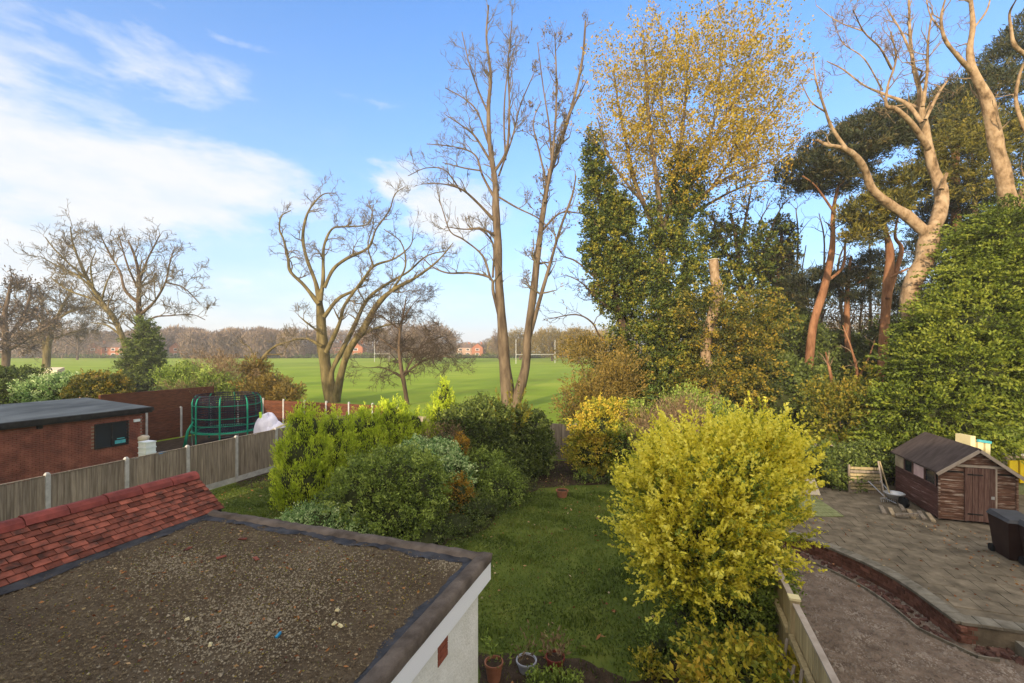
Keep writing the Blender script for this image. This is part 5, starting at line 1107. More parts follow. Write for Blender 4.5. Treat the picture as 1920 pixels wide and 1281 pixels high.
gt, gb = tree('golden_tree', 'tall tree with a wide crown of golden autumn leaves', gl, Y, 'bark_grey', 'twig_olive', tuple(A(1250, 790, Y)), npm=1.25, length=2.5, lev=3, up=.30, crook=.25, rtip=.011, t0=.25, skip_first=1, ang=(18, 48))
def keep(C):
    px = CX + C[:, 0] / C[:, 1] * F; py = CY - (C[:, 2] - H) / C[:, 1] * F
    e = np.sqrt(((px - 1305) / 195) ** 2 + ((py - 225) / 195) ** 2); return R.uniform(size=len(C)) < np.clip(1.45 - e * .95, .10, 1)
leaf_on(gb[1] + gb[2], 5, .155, .11, 'l_gold', gt, 'dry_leaves', .13, .3, keep)
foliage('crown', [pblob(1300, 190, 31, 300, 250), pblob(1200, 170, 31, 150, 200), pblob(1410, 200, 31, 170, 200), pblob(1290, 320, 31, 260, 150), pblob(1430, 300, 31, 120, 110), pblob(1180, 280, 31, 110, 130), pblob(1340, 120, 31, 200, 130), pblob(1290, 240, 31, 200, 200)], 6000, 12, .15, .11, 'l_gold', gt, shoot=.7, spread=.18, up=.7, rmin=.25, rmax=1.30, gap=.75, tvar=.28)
# ivy clad trunks: sleeve of ivy round the stems
def ivy(blobs, n, lm, parent, seed, name='ivy', L_=.16, W_=.12, **kw): 
    ss(seed); a = dict(shoot=.45, spread=.17, up=.05, out=1, rnd=.7, gap=.85, tvar=.36, rmin=.5, rmax=1.28); a.update(kw); foliage(name, blobs, n, 26, L_, W_, lm, parent, **a)
ivy([pblob(1245, 430, 31, 70, 110), pblob(1285, 350, 31, 60, 100), pblob(1255, 500, 30.5, 120, 130), pblob(1225, 580, 30.3, 130, 140), pblob(1215, 660, 30, 150, 140), pblob(1200, 730, 29.5, 170, 110), pblob(1290, 420, 31.2, 50, 90), pblob(1265, 620, 30.5, 90, 160)], 4200, 'l_ivy', gt, 301)
ss(211); Y = 30.5
il = [L([(1190, 790, 24), (1180, 680, 20), (1160, 580, 17), (1140, 480, 14), (1125, 380, 9), (1108, 300, 5), (1102, 250, 2)], Y), L([(1150, 550, 7), (1115, 520, 5), (1080, 490, 4), (1050, 480, 2)], Y, 1), L([(1160, 590, 7), (1120, 560, 5), (1090, 530, 3), (1060, 515, 2)], Y, -1), L([(1170, 640, 6), (1130, 635, 5), (1110, 605, 4), (1080, 590, 3), (1030, 598, 2)], Y, -2)]
iv, ib = tree('ivy_clad_tree', 'leaning tree smothered in dark ivy with bare limbs reaching left', il, Y, 'bark_brown', 'twig_dark', tuple(A(1190, 790, Y)), npm=1.5, length=2.0, lev=3, up=.1, crook=.4, rtip=.010, t0=.3)
ivy([pblob(1112, 300, Y, 26, 90), pblob(1125, 380, Y, 55, 110), pblob(1140, 450, Y, 80, 110), pblob(1160, 520, Y, 90, 110), pblob(1165, 400, Y, 50, 60)], 2200, 'l_ivy', iv, 302)
leaf_on(ib[2], 2.6, .15, .11, 'l_brown', iv, 'dry_leaves', .1)
# cut trunk with golden ivy
ss(212); Y = 27
rs_ = root('cut_trunk', tuple(A(1340, 800, Y)), 'sawn off tan trunk rising out of golden ivy', 'tree')
V, Fc = polyrings([L([(1352, 800, 30), (1338, 720, 26), (1322, 650, 24), (1345, 560, 24), (1340, 520, 22), (1338, 487, 21)], Y, 0, .2)], 12); np_obj('trunk', V, Fc, 'bark_pale', rs_, smooth=True)
tp_ = A(1338, 487, Y); MB().lathe(tp_ - Vector((0, 0, .03)), [(.33, 0), (.33, .035), (0, .04)], 14).obj('cut_face', 'beige_board', rs_)
ivy([pblob(1325, 590, Y - .2, 100, 90), pblob(1400, 600, Y + .5, 110, 110), pblob(1350, 740, Y - .5, 130, 110), pblob(1395, 690, Y, 110, 120), pblob(1305, 690, Y + .3, 50, 90)], 1250, 'l_ivygold', rs_, 303, L_=.14, W_=.11)
# background ivy tangle tree and dark slim conifer
ss(213); Y = 36
bl_ = [L([(1400, 780, 20), (1395, 650, 16), (1390, 540, 12), (1380, 450, 9), (1370, 400, 5)], Y), L([(1392, 560, 9), (1430, 480, 7), (1450, 420, 5), (1470, 380, 2)], Y, 1), L([(1388, 520, 8), (1350, 450, 6), (1335, 400, 3)], Y, -1), L([(1385, 470, 7), (1400, 400, 5), (1410, 350, 2)], Y, 1)]
bt, bb = tree('thicket_tree', 'tangled thin tree with sparse green leaves right of the golden tree', bl_, Y, 'bark_brown', 'twig_dark', tuple(A(1400, 780, Y)), npm=1.8, length=2.4, lev=3, up=.25, crook=.35, rtip=.012, t0=.15)
leaf_on(bb[1] + bb[2], 3.2, .20, .14, 'l_ivy', bt, 'crown', .15, tmean=.6)
ivy([pblob(1380, 560, Y, 130, 120), pblob(1420, 660, Y, 130, 150), pblob(1385, 470, Y, 130, 120), pblob(1335, 500, Y, 70, 150)], 1300, 'l_ivy', bt, 304, L_=.2, W_=.15)
ss(214); Y = 38
cl = root('slim_conifer', tuple(A(1462, 760, Y)), 'slim dark ivy column standing on a short orange trunk', 'tree')
V, Fc = polyrings([L([(1452, 770, 15), (1454, 640, 14), (1455, 560, 14), (1460, 520, 12), (1466, 430, 6)], Y), L([(1455, 560, 8), (1440, 535, 7), (1424, 520, 4)], Y), L([(1458, 555, 7), (1475, 530, 6), (1478, 500, 4)], Y)], 8); np_obj('trunk', V, Fc, 'bark_pine', cl, smooth=True)
ivy([pblob(1466, 450, Y, 36, 80), pblob(1460, 510, Y, 56, 90), pblob(1475, 560, Y, 50, 80)], 700, 'l_pine', cl, 305, L_=.22, W_=.12)

# pines: red trunks and dark crowns
def pine(name, label, trunks, crown, seed, Y, lm='l_pine', n=700, shoot=.45, L_=.34, W_=.06):
    ss(seed); rt, b = tree(name, label, trunks, Y, 'bark_pine', 'twig_dark', tuple(A(trunks and CX, 0, Y)) if False else (trunks[0][0][0][0], trunks[0][0][0][1], trunks[0][0][0][2]), cat='pine tree', npm=.5, length=1.6, lev=2, up=.15, crook=.35, rtip=.015, t0=.45)
    foliage('crown', crown, n, 26, L_, W_, lm, rt, shoot=shoot, spread=.26, up=.7, out=.6, rnd=.5, gap=.6, tvar=.3, rmin=.5, rmax=1.1, flat=.5); return rt
Y = 30
pine('scots_pine', 'leaning red barked pine with a dark flat crown in the wood', [L([(1506, 790, 20), (1515, 700, 20), (1525, 610, 18), (1545, 540, 16), (1560, 470, 13), (1562, 400, 9), (1572, 350, 6), (1590, 300, 4)], Y), L([(1548, 530, 7), (1580, 500, 6), (1585, 450, 4)], Y, 1), L([(1565, 400, 6), (1530, 350, 4), (1505, 330, 3)], Y, -1), L([(1572, 350, 5), (1620, 300, 4), (1660, 260, 3)], Y, 1)],
     [pblob(1520, 325, Y, 110, 50), pblob(1580, 290, Y, 150, 80), pblob(1640, 250, Y, 140, 80), pblob(1690, 225, Y, 100, 70), pblob(1560, 340, Y, 120, 40)], 221, Y, n=1500)
Y = 27
pine('scots_pine', 'straight orange barked pine with twin stems left of the pale tree', [L([(1650, 790, 20), (1652, 720, 19), (1658, 620, 20), (1665, 530, 20), (1668, 470, 15), (1658, 420, 9), (1655, 370, 5)], Y), L([(1664, 560, 10), (1683, 500, 10), (1690, 465, 9), (1678, 440, 6), (1690, 380, 3)], Y, .5), L([(1668, 520, 6), (1700, 505, 4), (1715, 500, 3)], Y, 0)],
     [pblob(1640, 400, Y, 110, 50), pblob(1690, 350, Y, 100, 60), pblob(1620, 440, Y, 60, 40)], 222, Y, lm='l_pinelit', n=520)
Y = 34
pine('scots_pine', 'thin dark pine behind the wood with layered low crown', [L([(1595, 790, 12), (1592, 700, 12), (1588, 600, 12), (1590, 520, 9), (1596, 480, 5)], Y), L([(1590, 560, 5), (1560, 530, 4), (1530, 520, 2)], Y, 1), L([(1590, 540, 5), (1630, 520, 4)], Y, -1)],
     [pblob(1530, 530, Y, 110, 45), pblob(1600, 540, Y, 110, 60), pblob(1640, 500, Y, 90, 40), pblob(1510, 560, Y, 70, 40), pblob(1700, 560, Y, 90, 70)], 223, Y, n=850)
Y = 31
pine('umbrella_pine', 'big dark pine crown high behind the pale trees at right', [L([(1800, 600, 24), (1795, 450, 22), (1790, 330, 18), (1800, 230, 12), (1840, 150, 8)], Y), L([(1795, 300, 10), (1760, 230, 7), (1740, 190, 4)], Y), L([(1800, 240, 9), (1860, 180, 6), (1900, 130, 4)], Y, 1)],
     [pblob(1780, 205, Y, 110, 80), pblob(1740, 240, Y, 80, 60), pblob(1840, 170, Y, 120, 80), pblob(1900, 110, Y, 100, 80), pblob(1940, 60, Y, 90, 60), pblob(1810, 265, Y, 130, 60), pblob(1800, 390, Y + 1, 160, 120), pblob(1880, 250, Y, 100, 70), pblob(1780, 460, Y + 1, 120, 100)], 224, Y, n=2300)
ss(225); pl_ = root('golden_conifer', tuple(A(1830, 500, 27)), 'yellow green conifer lit by the sun between the pale trunks', 'conifer')
V, Fc = polyrings([L([(1830, 800, 20), (1828, 600, 16), (1828, 400, 10), (1822, 280, 4)], 27.5)], 8); np_obj('trunk', V, Fc, 'bark_brown', pl_, smooth=True)
foliage('foliage', [pblob(1800, 225, 27, 50, 50), pblob(1795, 290, 27, 110, 90), pblob(1850, 260, 27, 60, 70), pblob(1900, 260, 27, 80, 110), pblob(1740, 300, 27.5, 60, 50), pblob(1820, 340, 27, 70, 60), pblob(1900, 340, 27.5, 60, 90)], 1100, 24, .20, .06, 'l_pinelit', pl_, shoot=.6, spread=.14, up=.3, gap=.6, rmin=.4, flat=.5)

# pale barked trees
ss(230); Y = 21
pt = [L([(1712, 680, 26), (1712, 630, 28), (1705, 580, 34), (1712, 530, 40), (1732, 490, 40), (1742, 450, 40), (1740, 425, 38)], Y, 0, .1),
      L([(1735, 435, 26), (1700, 405, 22), (1670, 385, 20), (1635, 355, 18), (1622, 320, 16), (1605, 295, 14), (1580, 278, 11), (1550, 272, 8), (1530, 262, 6)], Y, -1.5),
      L([(1590, 285, 9), (1560, 240, 7), (1545, 200, 5), (1530, 150, 4), (1525, 110, 2)], Y, -1), L([(1745, 440, 30), (1762, 400, 28), (1765, 360, 26), (1748, 310, 22), (1738, 260, 17), (1728, 210, 14), (1724, 170, 11), (1712, 120, 8), (1706, 60, 6), (1704, 0, 4)], Y, 1),
      L([(1765, 355, 10), (1775, 325, 7)], Y, 0, 0), L([(1740, 280, 14), (1712, 235, 12), (1680, 205, 10), (1662, 198, 7), (1665, 160, 5), (1680, 110, 4), (1670, 60, 3)], Y, -2),
      L([(1728, 230, 9), (1700, 195, 8), (1660, 178, 6), (1620, 160, 4), (1580, 130, 3), (1550, 115, 2)], Y, 2), L([(1730, 200, 8), (1738, 140, 6), (1740, 80, 5), (1748, 20, 3)], Y, -1),
      L([(1735, 225, 7), (1760, 175, 6), (1785, 140, 3)], Y, 1), L([(1712, 110, 5), (1690, 60, 4), (1665, 20, 3)], Y, 1), L([(1672, 130, 5), (1650, 90, 4), (1620, 60, 3), (1600, 20, 2)], Y, -2), L([(1655, 170, 4), (1620, 110, 3), (1580, 80, 2), (1560, 30, 1.5)], Y, 1),
      L([(1548, 210, 4), (1520, 190, 3), (1500, 150, 2)], Y, 0), L([(1622, 60, 3), (1570, 40, 2), (1530, 10, 1.5)], Y, 1)]
tree('pale_tree', 'pale smooth barked bare tree with a crooked forked trunk', pt, Y, 'bark_pale', 'twig_pale', (pt[0][0][0][0], pt[0][0][0][1], 0), npm=1.7, length=1.9, lev=4, up=.25, crook=.45, rtip=.007, t0=.5, skip_first=1)
ss(231); Y = 20
pt = [L([(1892, 700, 40), (1892, 550, 40), (1892, 400, 34), (1885, 350, 32), (1872, 290, 30), (1860, 230, 26), (1848, 180, 22), (1828, 140, 17), (1818, 100, 13), (1824, 50, 10), (1820, 0, 8)], Y, 0, .1),
      L([(1822, 135, 12), (1795, 105, 9), (1770, 70, 7), (1765, 30, 5), (1775, -10, 3)], Y, -1), L([(1905, 420, 24), (1925, 360, 26), (1950, 300, 20)], Y, 1), L([(1960, 320, 12), (1925, 250, 9), (1905, 190, 7), (1912, 140, 6), (1925, 110, 5)], Y, -.5),
      L([(1925, 105, 9), (1902, 85, 8), (1896, 55, 6), (1893, 25, 5), (1905, 0, 3)], Y, -1), L([(1820, 60, 5), (1850, 20, 4), (1860, -20, 2)], Y, 1), L([(1768, 60, 4), (1745, 30, 3), (1735, -10, 2)], Y, 0)]
tree('pale_tree', 'pale barked bare tree at the right picture edge beside the dark pine', pt, Y, 'bark_pale', 'twig_pale', (pt[0][0][0][0], pt[0][0][0][1], 0), npm=1.1, length=1.7, lev=4, up=.25, crook=.42, rtip=.007, t0=.6)

# big layered leylandii mass at right
ss(240)
def ley(name, label, blobs, n, seed, lm='l_ley', **kw):
    a = dict(shoot=.85, spread=.17, up=-.02, out=1.0, rnd=.35, gap=.8, flat=.72, leafrnd=.75, tvar=.30, droop=.14, rmin=.66, rmax=1.10, toptone=.5); a.update(kw)
    return shrub(name, label, blobs, n, 40, .135, .068, lm, 'conifer', seed, cores=.62, **a)
ley('leylandii', 'big layered yellow green conifer left of its darker neighbour behind the shed', [pblob(1900, 455, 19, 150, 120), pblob(1880, 540, 18.6, 180, 120), pblob(1845, 620, 18.2, 210, 120), pblob(1805, 700, 17.8, 210, 120), pblob(1755, 780, 17.4, 190, 110), pblob(1730, 830, 17.2, 170, 60), pblob(1845, 500, 19, 80, 80)], 4200, 241)
ley('leylandii', 'darker shaded conifer at the right edge behind the shed', [pblob(1920, 560, 20.5, 180, 160), pblob(1930, 680, 20, 200, 180), pblob(1900, 780, 19.6, 170, 130), pblob(1960, 450, 20.5, 150, 160)], 2600, 242, 'l_ley')
ivs = shrub('ivy_mound', 'dark ivy mound covering the fence left of the slatted screen', [pblob(1565, 885, 16.6, 110, 80), pblob(1640, 862, 17, 120, 50), pblob(1530, 880, 16.4, 50, 70), pblob(1700, 850, 17.5, 80, 30)], 1100, 24, .09, .07, 'l_dark', 'ivy', 243, shoot=.18, spread=.12)
shrub('yellow_shrub', 'open yellow leaved shrub behind the ivy mound', [pblob(1575, 790, 19.5, 120, 130), pblob(1620, 740, 20, 80, 80), pblob(1540, 745, 19.8, 60, 60), pblob(1655, 800, 19.5, 70, 110)], 620, 16, .15, .075, 'l_yg', 'shrub', 244, cores=0, gap=.8, shoot=.5, spread=.16, up=.6, rmin=.35, tvar=.3)
# undergrowth of the wood
shrub('wood_undergrowth', 'dark evergreen undergrowth between the pine trunks', [pblob(1450, 740, 30, 170, 140), pblob(1530, 760, 32, 160, 110), pblob(1620, 720, 33, 160, 120), pblob(1700, 680, 32, 120, 160), pblob(1480, 650, 36, 110, 130), pblob(1570, 680, 37, 120, 110), pblob(1300, 780, 31, 160, 90)], 3000, 26, .24, .14, 'l_dark', 'undergrowth', 250, shoot=.5, spread=.35, cores=.75)['kind'] = 'stuff'
shrub('wood_undergrowth', 'brown tangled growth filling the back of the wood', [pblob(1500, 610, 46, 130, 130), pblob(1600, 620, 46, 140, 120), pblob(1420, 620, 44, 140, 160), pblob(1330, 640, 42, 140, 200), pblob(1700, 600, 46, 140, 150), pblob(1250, 660, 42, 160, 200), pblob(1830, 560, 46, 220, 260)], 1500, 18, .45, .10, 'l_brown', 'undergrowth', 251, cores=0, shoot=1.2, spread=.6, rmin=.2, gap=.4, stems=False)['kind'] = 'stuff'
ss(252)
WL = ('thin dark tree just right of the slim ivy column', 'dark trunked tree right of the leaning red barked pine', 'thin tree between the leaning pine and the orange barked pine', 'slender dark tree close behind the leaning pine',
      'dark tree just left of the orange barked twin pine', 'thinnest dark tree left of the leaning pine', 'stout dark trunk between the golden tree and the sawn off trunk', 'thin tree right of the sawn off trunk by the ivy column', 'dark tree immediately right of the sawn off trunk')
for k, (x, y0, w, Yk) in enumerate(((1490, 450, 8, 40), (1580, 500, 9, 41), (1612, 560, 6, 42), (1540, 460, 7, 43), (1632, 470, 8, 40), (1512, 520, 6, 44), (1280, 560, 12, 38), (1430, 440, 7, 43), (1362, 620, 7, 40))):
    ls = [L([(x + R.uniform(-6, 6), 770, w), (x + R.uniform(-6, 6), 680, w * .9), (x, 610, w * .8), (x + R.uniform(-10, 10), y0, w * .5), (x + R.uniform(-15, 15), y0 - 60, 2)], Yk)]
    t_, b_ = tree('wood_tree', WL[k], ls, Yk, 'bark_brown', 'twig_dark', tuple(A(x, 775, Yk)), group='thin trees deep in the wood', npm=1.2, length=2.6, lev=2, up=.2, crook=.3, rtip=.014, t0=.35)
    if k % 2 == 0: leaf_on(b_[1], 1.6, .26, .16, 'l_goldwood', t_, 'crown', .2)
# forked orange sapling
ss(253); tree('sapling', 'thin forked orange stemmed sapling before the wood', [L([(1568, 745, 9), (1560, 715, 8), (1555, 690, 6), (1548, 660, 3)], 24), L([(1600, 735, 9), (1607, 700, 6), (1595, 650, 4), (1580, 610, 2)], 24), L([(1605, 715, 6), (1625, 680, 4), (1640, 640, 2)], 24)], 24, 'bark_pine', 'twig_pale', tuple(A(1600, 770, 24)), npm=1.5, length=1.2, lev=2, up=.3, rtip=.008)
# scrub beyond the back fence and at left middle distance
def scrub(name, label, blobs, n, lm, seed, L_=.3, W_=.05, **kw):
    a = dict(shoot=.9, spread=.22, up=.6, rnd=.7, rmin=.25, rmax=1.1, gap=.3, leafrnd=.6); a.update(kw)
    return shrub(name, label, blobs, n, 22, L_, W_, lm, 'shrub', seed, cores=0, **a)
scrub('bramble_scrub', 'brown olive scrub between the park grass and the far fence', [pblob(1110, 745, 25, 90, 90), pblob(1075, 775, 24.5, 60, 50), pblob(1160, 720, 26, 90, 110)], 600, 'l_goldwood', 260, .16, .06, shoot=.4)
scrub('twiggy_shrub', 'grey brown twiggy shrub between the two yellow bushes', [pblob(1225, 815, 17.5, 90, 80), pblob(1275, 790, 19, 90, 70)], 420, 'l_dry', 261, .17, .022, shoot=.5)
scrub('grey_green_shrub', 'grey green shrub behind the big yellow bush', [pblob(1290, 770, 22, 110, 70), pblob(1340, 790, 21, 90, 60)], 420, 'l_green', 262, .13, .06, shoot=.3)
scrub('gold_scrub', 'golden brown scrub tree hanging over the park edge', [pblob(1120, 665, 29, 110, 60), pblob(1165, 700, 28, 80, 90), pblob(1085, 655, 34, 80, 40)], 300, 'l_goldwood', 263, .18, .08, shoot=.6)
scrub('field_scrub', 'pale green scrub beyond the brown fence left of the trampoline', [pblob(345, 715, 36, 90, 60), pblob(395, 725, 34, 80, 50)], 420, 'l_green', 264, .22, .08, shoot=.5)
scrub('field_scrub', 'beige twiggy scrub behind the trampoline', [pblob(430, 705, 36, 110, 60), pblob(400, 690, 40, 90, 50), pblob(360, 745, 33, 100, 30)], 520, 'l_dry', 265, .30, .03, shoot=.9)
scrub('field_scrub', 'olive orange scrub right of the trampoline by the field', [pblob(500, 730, 35, 100, 44), pblob(480, 700, 37, 50, 60), pblob(535, 740, 34, 60, 26)], 560, 'l_goldwood', 266, .22, .08, shoot=.5)
ss(267); tree('leaning_tree', 'small mossy tree leaning right behind the trampoline', [L([(455, 755, 12), (470, 710, 10), (490, 675, 8), (515, 650, 5), (545, 640, 3)], 37), L([(480, 690, 5), (470, 655, 3), (450, 640, 2)], 37), L([(500, 665, 4), (530, 665, 2)], 37)], 37, 'bark_olive', 'twig_olive', tuple(A(455, 757, 37)), npm=1.6, length=1.8, lev=2, up=.0, crook=.4, rtip=.016)
# shrubs behind the brick outbuilding
shrub('garden_hedge', 'dark mixed hedge behind the outbuilding roof at far left', [pblob(40, 730, 28, 130, 70), pblob(-60, 735, 28, 160, 80), pblob(0, 712, 29, 80, 30)], 900, 24, .15, .08, 'l_dark', 'hedge', 270)
shrub('variegated_shrub', 'grey green variegated shrub in the middle behind the outbuilding', [pblob(95, 732, 27.5, 90, 50), pblob(120, 722, 28, 60, 30)], 480, 24, .13, .06, 'l_varieg', 'shrub', 271)
shrub('bronze_shrub', 'bronze green rounded shrub right behind the outbuilding roof', [pblob(185, 728, 28, 90, 46), pblob(215, 735, 28, 50, 36)], 520, 24, .14, .07, 'l_ivygold', 'shrub', 272)
ss(273)
q = A(165, 712, 45); o = MB(); a_ = [Vector((q.x - 1.9, q.y, q.z - .5)), Vector((q.x + 1.9, q.y, q.z - .9)), Vector((q.x + 1.9, q.y + 2.5, q.z - .4)), Vector((q.x - 1.9, q.y + 2.5, q.z + .3))]; rr_ = root('garden_house', (q.x, q.y, 0), 'low building with an orange tiled roof behind the hedge at left', 'building')
o.hexa(a_ + [p + Vector((0, 0, .1)) for p in a_]); o.obj('roof', 'far_brick', rr_); MB().hexa([Vector((p.x, p.y, 0)) for p in a_] + [p - Vector((0, 0, .004)) for p in a_]).obj('wall', 'far_brick_pale', rr_)
q = A(90, 694, 46); o = MB(); o.hexa([Vector((q.x - .95, q.y, 0)), Vector((q.x + .95, q.y, 0)), Vector((q.x + .95, q.y + 1, 0)), Vector((q.x - .95, q.y + 1, 0)), Vector((q.x - .95, q.y, q.z)), Vector((q.x + .95, q.y, q.z)), Vector((q.x + .7, q.y + 1, q.z + .25)), Vector((q.x - .7, q.y + 1, q.z + .25))]); tag(o.obj('small_shelter', 'beige_board'), 'small cream shelter top showing above the hedge at left', 'shelter')

# ================================================================== FAR SIDE OF THE PARK
def gzf(x, y): return float(gz(x, y))
def far_house(px, Y, w, wall, label, windows=2, eave=5.2, ridge=7.8, gable=False):
    x = (px - CX) / F * Y; z = gzf(x, Y); rt = root('far_house', (x, Y, z), label, 'house', 'houses across the park')
    d = 7; g_ = lambda a, b, zz: Vector((x + a, Y + b, z + zz))
    if gable: MB().poly([g_(-w / 2, 0, 0), g_(w / 2, 0, 0), g_(w / 2, 0, eave), g_(0, 0, ridge), g_(-w / 2, 0, eave), g_(-w / 2, d, 0), g_(w / 2, d, 0), g_(w / 2, d, eave), g_(0, d, ridge), g_(-w / 2, d, eave)], [(0, 1, 2, 3, 4), (5, 9, 8, 7, 6), (0, 5, 6, 1), (1, 6, 7, 2), (4, 9, 5, 0)]).obj('wall', wall, rt)
    else: MB().hexa([g_(-w / 2, 0, 0), g_(w / 2, 0, 0), g_(w / 2, d, 0), g_(-w / 2, d, 0), g_(-w / 2, 0, eave), g_(w / 2, 0, eave), g_(w / 2, d, eave), g_(-w / 2, d, eave)]).obj('wall', wall, rt)
    if gable: rf_ = MB().poly([g_(-w / 2 - .3, -.3, eave - .1), g_(0, -.3, ridge + .05), g_(0, d, ridge + .05), g_(-w / 2 - .3, d, eave - .1), g_(w / 2 + .3, -.3, eave - .1), g_(w / 2 + .3, d, eave - .1), g_(-w / 2 - .3, -.3, eave + .15), g_(0, -.3, ridge + .3), g_(0, d, ridge + .3), g_(-w / 2 - .3, d, eave + .15), g_(w / 2 + .3, -.3, eave + .15), g_(w / 2 + .3, d, eave + .15)], [(0, 3, 2, 1), (1, 2, 5, 4), (6, 7, 8, 9), (7, 10, 11, 8), (0, 1, 7, 6), (1, 4, 10, 7)]).obj('roof', 'far_roof', rt)
    else: rf_ = MB().poly([g_(-w / 2 - .3, -.3, eave + .01), g_(w / 2 + .3, -.3, eave + .01), g_(w / 2 + .3, d + .3, eave + .01), g_(-w / 2 - .3, d + .3, eave + .01), g_(-w / 2 + .3, d / 2, ridge), g_(w / 2 - .3, d / 2, ridge)], [(3, 2, 1, 0), (0, 1, 5, 4), (2, 3, 4, 5), (1, 2, 5), (3, 0, 4)]).obj('roof', 'far_roof', rt)
    MB().hexa([g_(w * .25, d / 2 - .4, ridge - .8), g_(w * .25 + .9, d / 2 - .4, ridge - .8), g_(w * .25 + .9, d / 2 + .4, ridge - .8), g_(w * .25, d / 2 + .4, ridge - .8), g_(w * .25, d / 2 - .4, ridge + .9), g_(w * .25 + .9, d / 2 - .4, ridge + .9), g_(w * .25 + .9, d / 2 + .4, ridge + .9), g_(w * .25, d / 2 + .4, ridge + .9)]).obj('chimney', 'far_brick', rf_)
    for fl in range(2):
        for k in range(windows):
            c_ = (-.5 + (k + .5) / windows) * w; ww = min(2.2, w / windows * .5); zz = .9 + 2.6 * fl
            fr_ = MB().hexa([g_(c_ - ww / 2, -.10, zz), g_(c_ + ww / 2, -.10, zz), g_(c_ + ww / 2, -.005, zz), g_(c_ - ww / 2, -.005, zz), g_(c_ - ww / 2, -.10, zz + 1.3), g_(c_ + ww / 2, -.10, zz + 1.3), g_(c_ + ww / 2, -.005, zz + 1.3), g_(c_ - ww / 2, -.005, zz + 1.3)]).obj('window', 'far_white', rt)
            MB().hexa([g_(c_ - ww * .38, -.14, zz + .15), g_(c_ + ww * .38, -.14, zz + .15), g_(c_ + ww * .38, -.103, zz + .15), g_(c_ - ww * .38, -.103, zz + .15), g_(c_ - ww * .38, -.14, zz + 1.15), g_(c_ + ww * .38, -.14, zz + 1.15), g_(c_ + ww * .38, -.103, zz + 1.15), g_(c_ - ww * .38, -.103, zz + 1.15)]).obj('pane', 'glass_dark', fr_)
HS = [(15, 232, 12, 'far_brick_pale', 'pinkish house at the far left edge across the park', 2, False), (60, 240, 9, 'far_brick_pale', 'small grey house behind the olive barked tree', 2, False), (128, 236, 8, 'far_white', 'cream house just left of the orange brick one', 1, False),
      (174, 226, 9, 'far_brick', 'orange brick gable house on the left of the park', 1, True), (212, 228, 12, 'far_brick', 'long house with white framed windows right of the orange gable', 3, False), (330, 230, 7, 'far_brick', 'narrow brick gable right of the dark conifer', 1, True),
      (405, 238, 14, 'far_brick_pale', 'wide pale brick house behind the beige scrub', 3, False), (540, 236, 12, 'far_brick_pale', 'brick house just left of the pollarded trunk', 3, False), (625, 238, 9, 'far_brick', 'small orange house seen between the pollarded stems', 2, False), (667, 230, 7, 'far_brick', 'orange gable house right of the pollarded stems', 1, True),
      (735, 245, 12, 'far_brick_pale', 'pale house behind the small bare tree', 2, False), (895, 262, 6.5, 'far_brick', 'bright orange house at the gap in the treeline', 1, True), (870, 268, 9, 'far_brick_pale', 'dull brick house left of the gap in the treeline', 2, False)]
ss(280)
for h_ in HS: far_house(h_[0], h_[1], h_[2], h_[3], h_[4], h_[5], gable=h_[6])
def far_car(px, Y, material, label):
    x = (px - CX) / F * Y; z = gzf(x, Y); rt = root('parked_car', (x, Y, z), label, 'car', 'cars parked across the park'); g_ = lambda a, b, zz: Vector((x + a, Y + b, z + zz))
    prof = [(-2.1, .35), (-2.15, .8), (-1.5, .95), (-.9, 1.42), (.7, 1.45), (1.4, 1.0), (2.1, .85), (2.15, .35)]; k = len(prof)
    MB().poly([g_(a, 0, zz) for a, zz in prof] + [g_(a, 1.7, zz) for a, zz in prof], [tuple(range(k))[::-1], tuple(range(k, 2 * k))] + [(i_, (i_ + 1) % k, (i_ + 1) % k + k, i_ + k) for i_ in range(k)]).obj('body', material, rt)
    MB().poly([g_(-1.3, -.01, .98), g_(-.85, -.01, 1.35), g_(.65, -.01, 1.38), g_(1.2, -.01, 1.0)], [(0, 1, 2, 3)]).obj('side_window', 'glass_dark', rt)
    for a in (-1.35, 1.35): MB().tube([g_(a, -.03, .32), g_(a, .2, .32)], .32, 12).obj('wheel', 'tyre', rt)
for px, Yc, m_, lb in ((420, 222, 'car_white', 'white car parked left of the pale wide house'), (438, 222, 'car_silver', 'silver car next to the white one behind the beige scrub'), (520, 222, 'car_silver', 'silver car parked left of the pollarded tree'), (555, 222, 'car_white', 'white car closest to the pollarded trunk'), (798, 240, 'car_white', 'white car left of the gap, farthest left of three'), (818, 241, 'car_dark', 'dark car in the middle of three by the gap'), (846, 242, 'car_silver', 'silver car right of the dark one by the gap'), (862, 243, 'car_white', 'white car nearest the orange house at the gap')):
    far_car(px, Yc, m_, lb)
def goal(px, Y, hgt, w, label):
    x = (px - CX) / F * Y; z = gzf(x, Y); rt = root('rugby_goal', (x, Y, z), label, 'goal posts', 'white goal posts on the playing field')
    for a in (-w / 2, w / 2): MB().tube([(x + a, Y + a * .6, z), (x + a, Y + a * .6, z + hgt)], .07, 8).obj('upright', 'far_white', rt)
    MB().tube([(x - w / 2, Y - w * .3, z + 3), (x + w / 2, Y + w * .3, z + 3)], .07, 8).obj('crossbar', 'far_white', rt)
goal(716, 165, 8.5, 4.6, 'white rugby goal posts left of the tall twin stemmed tree'); goal(1005, 150, 8, 15.0 * .9, 'white rugby goal posts right of the tall twin stemmed tree')

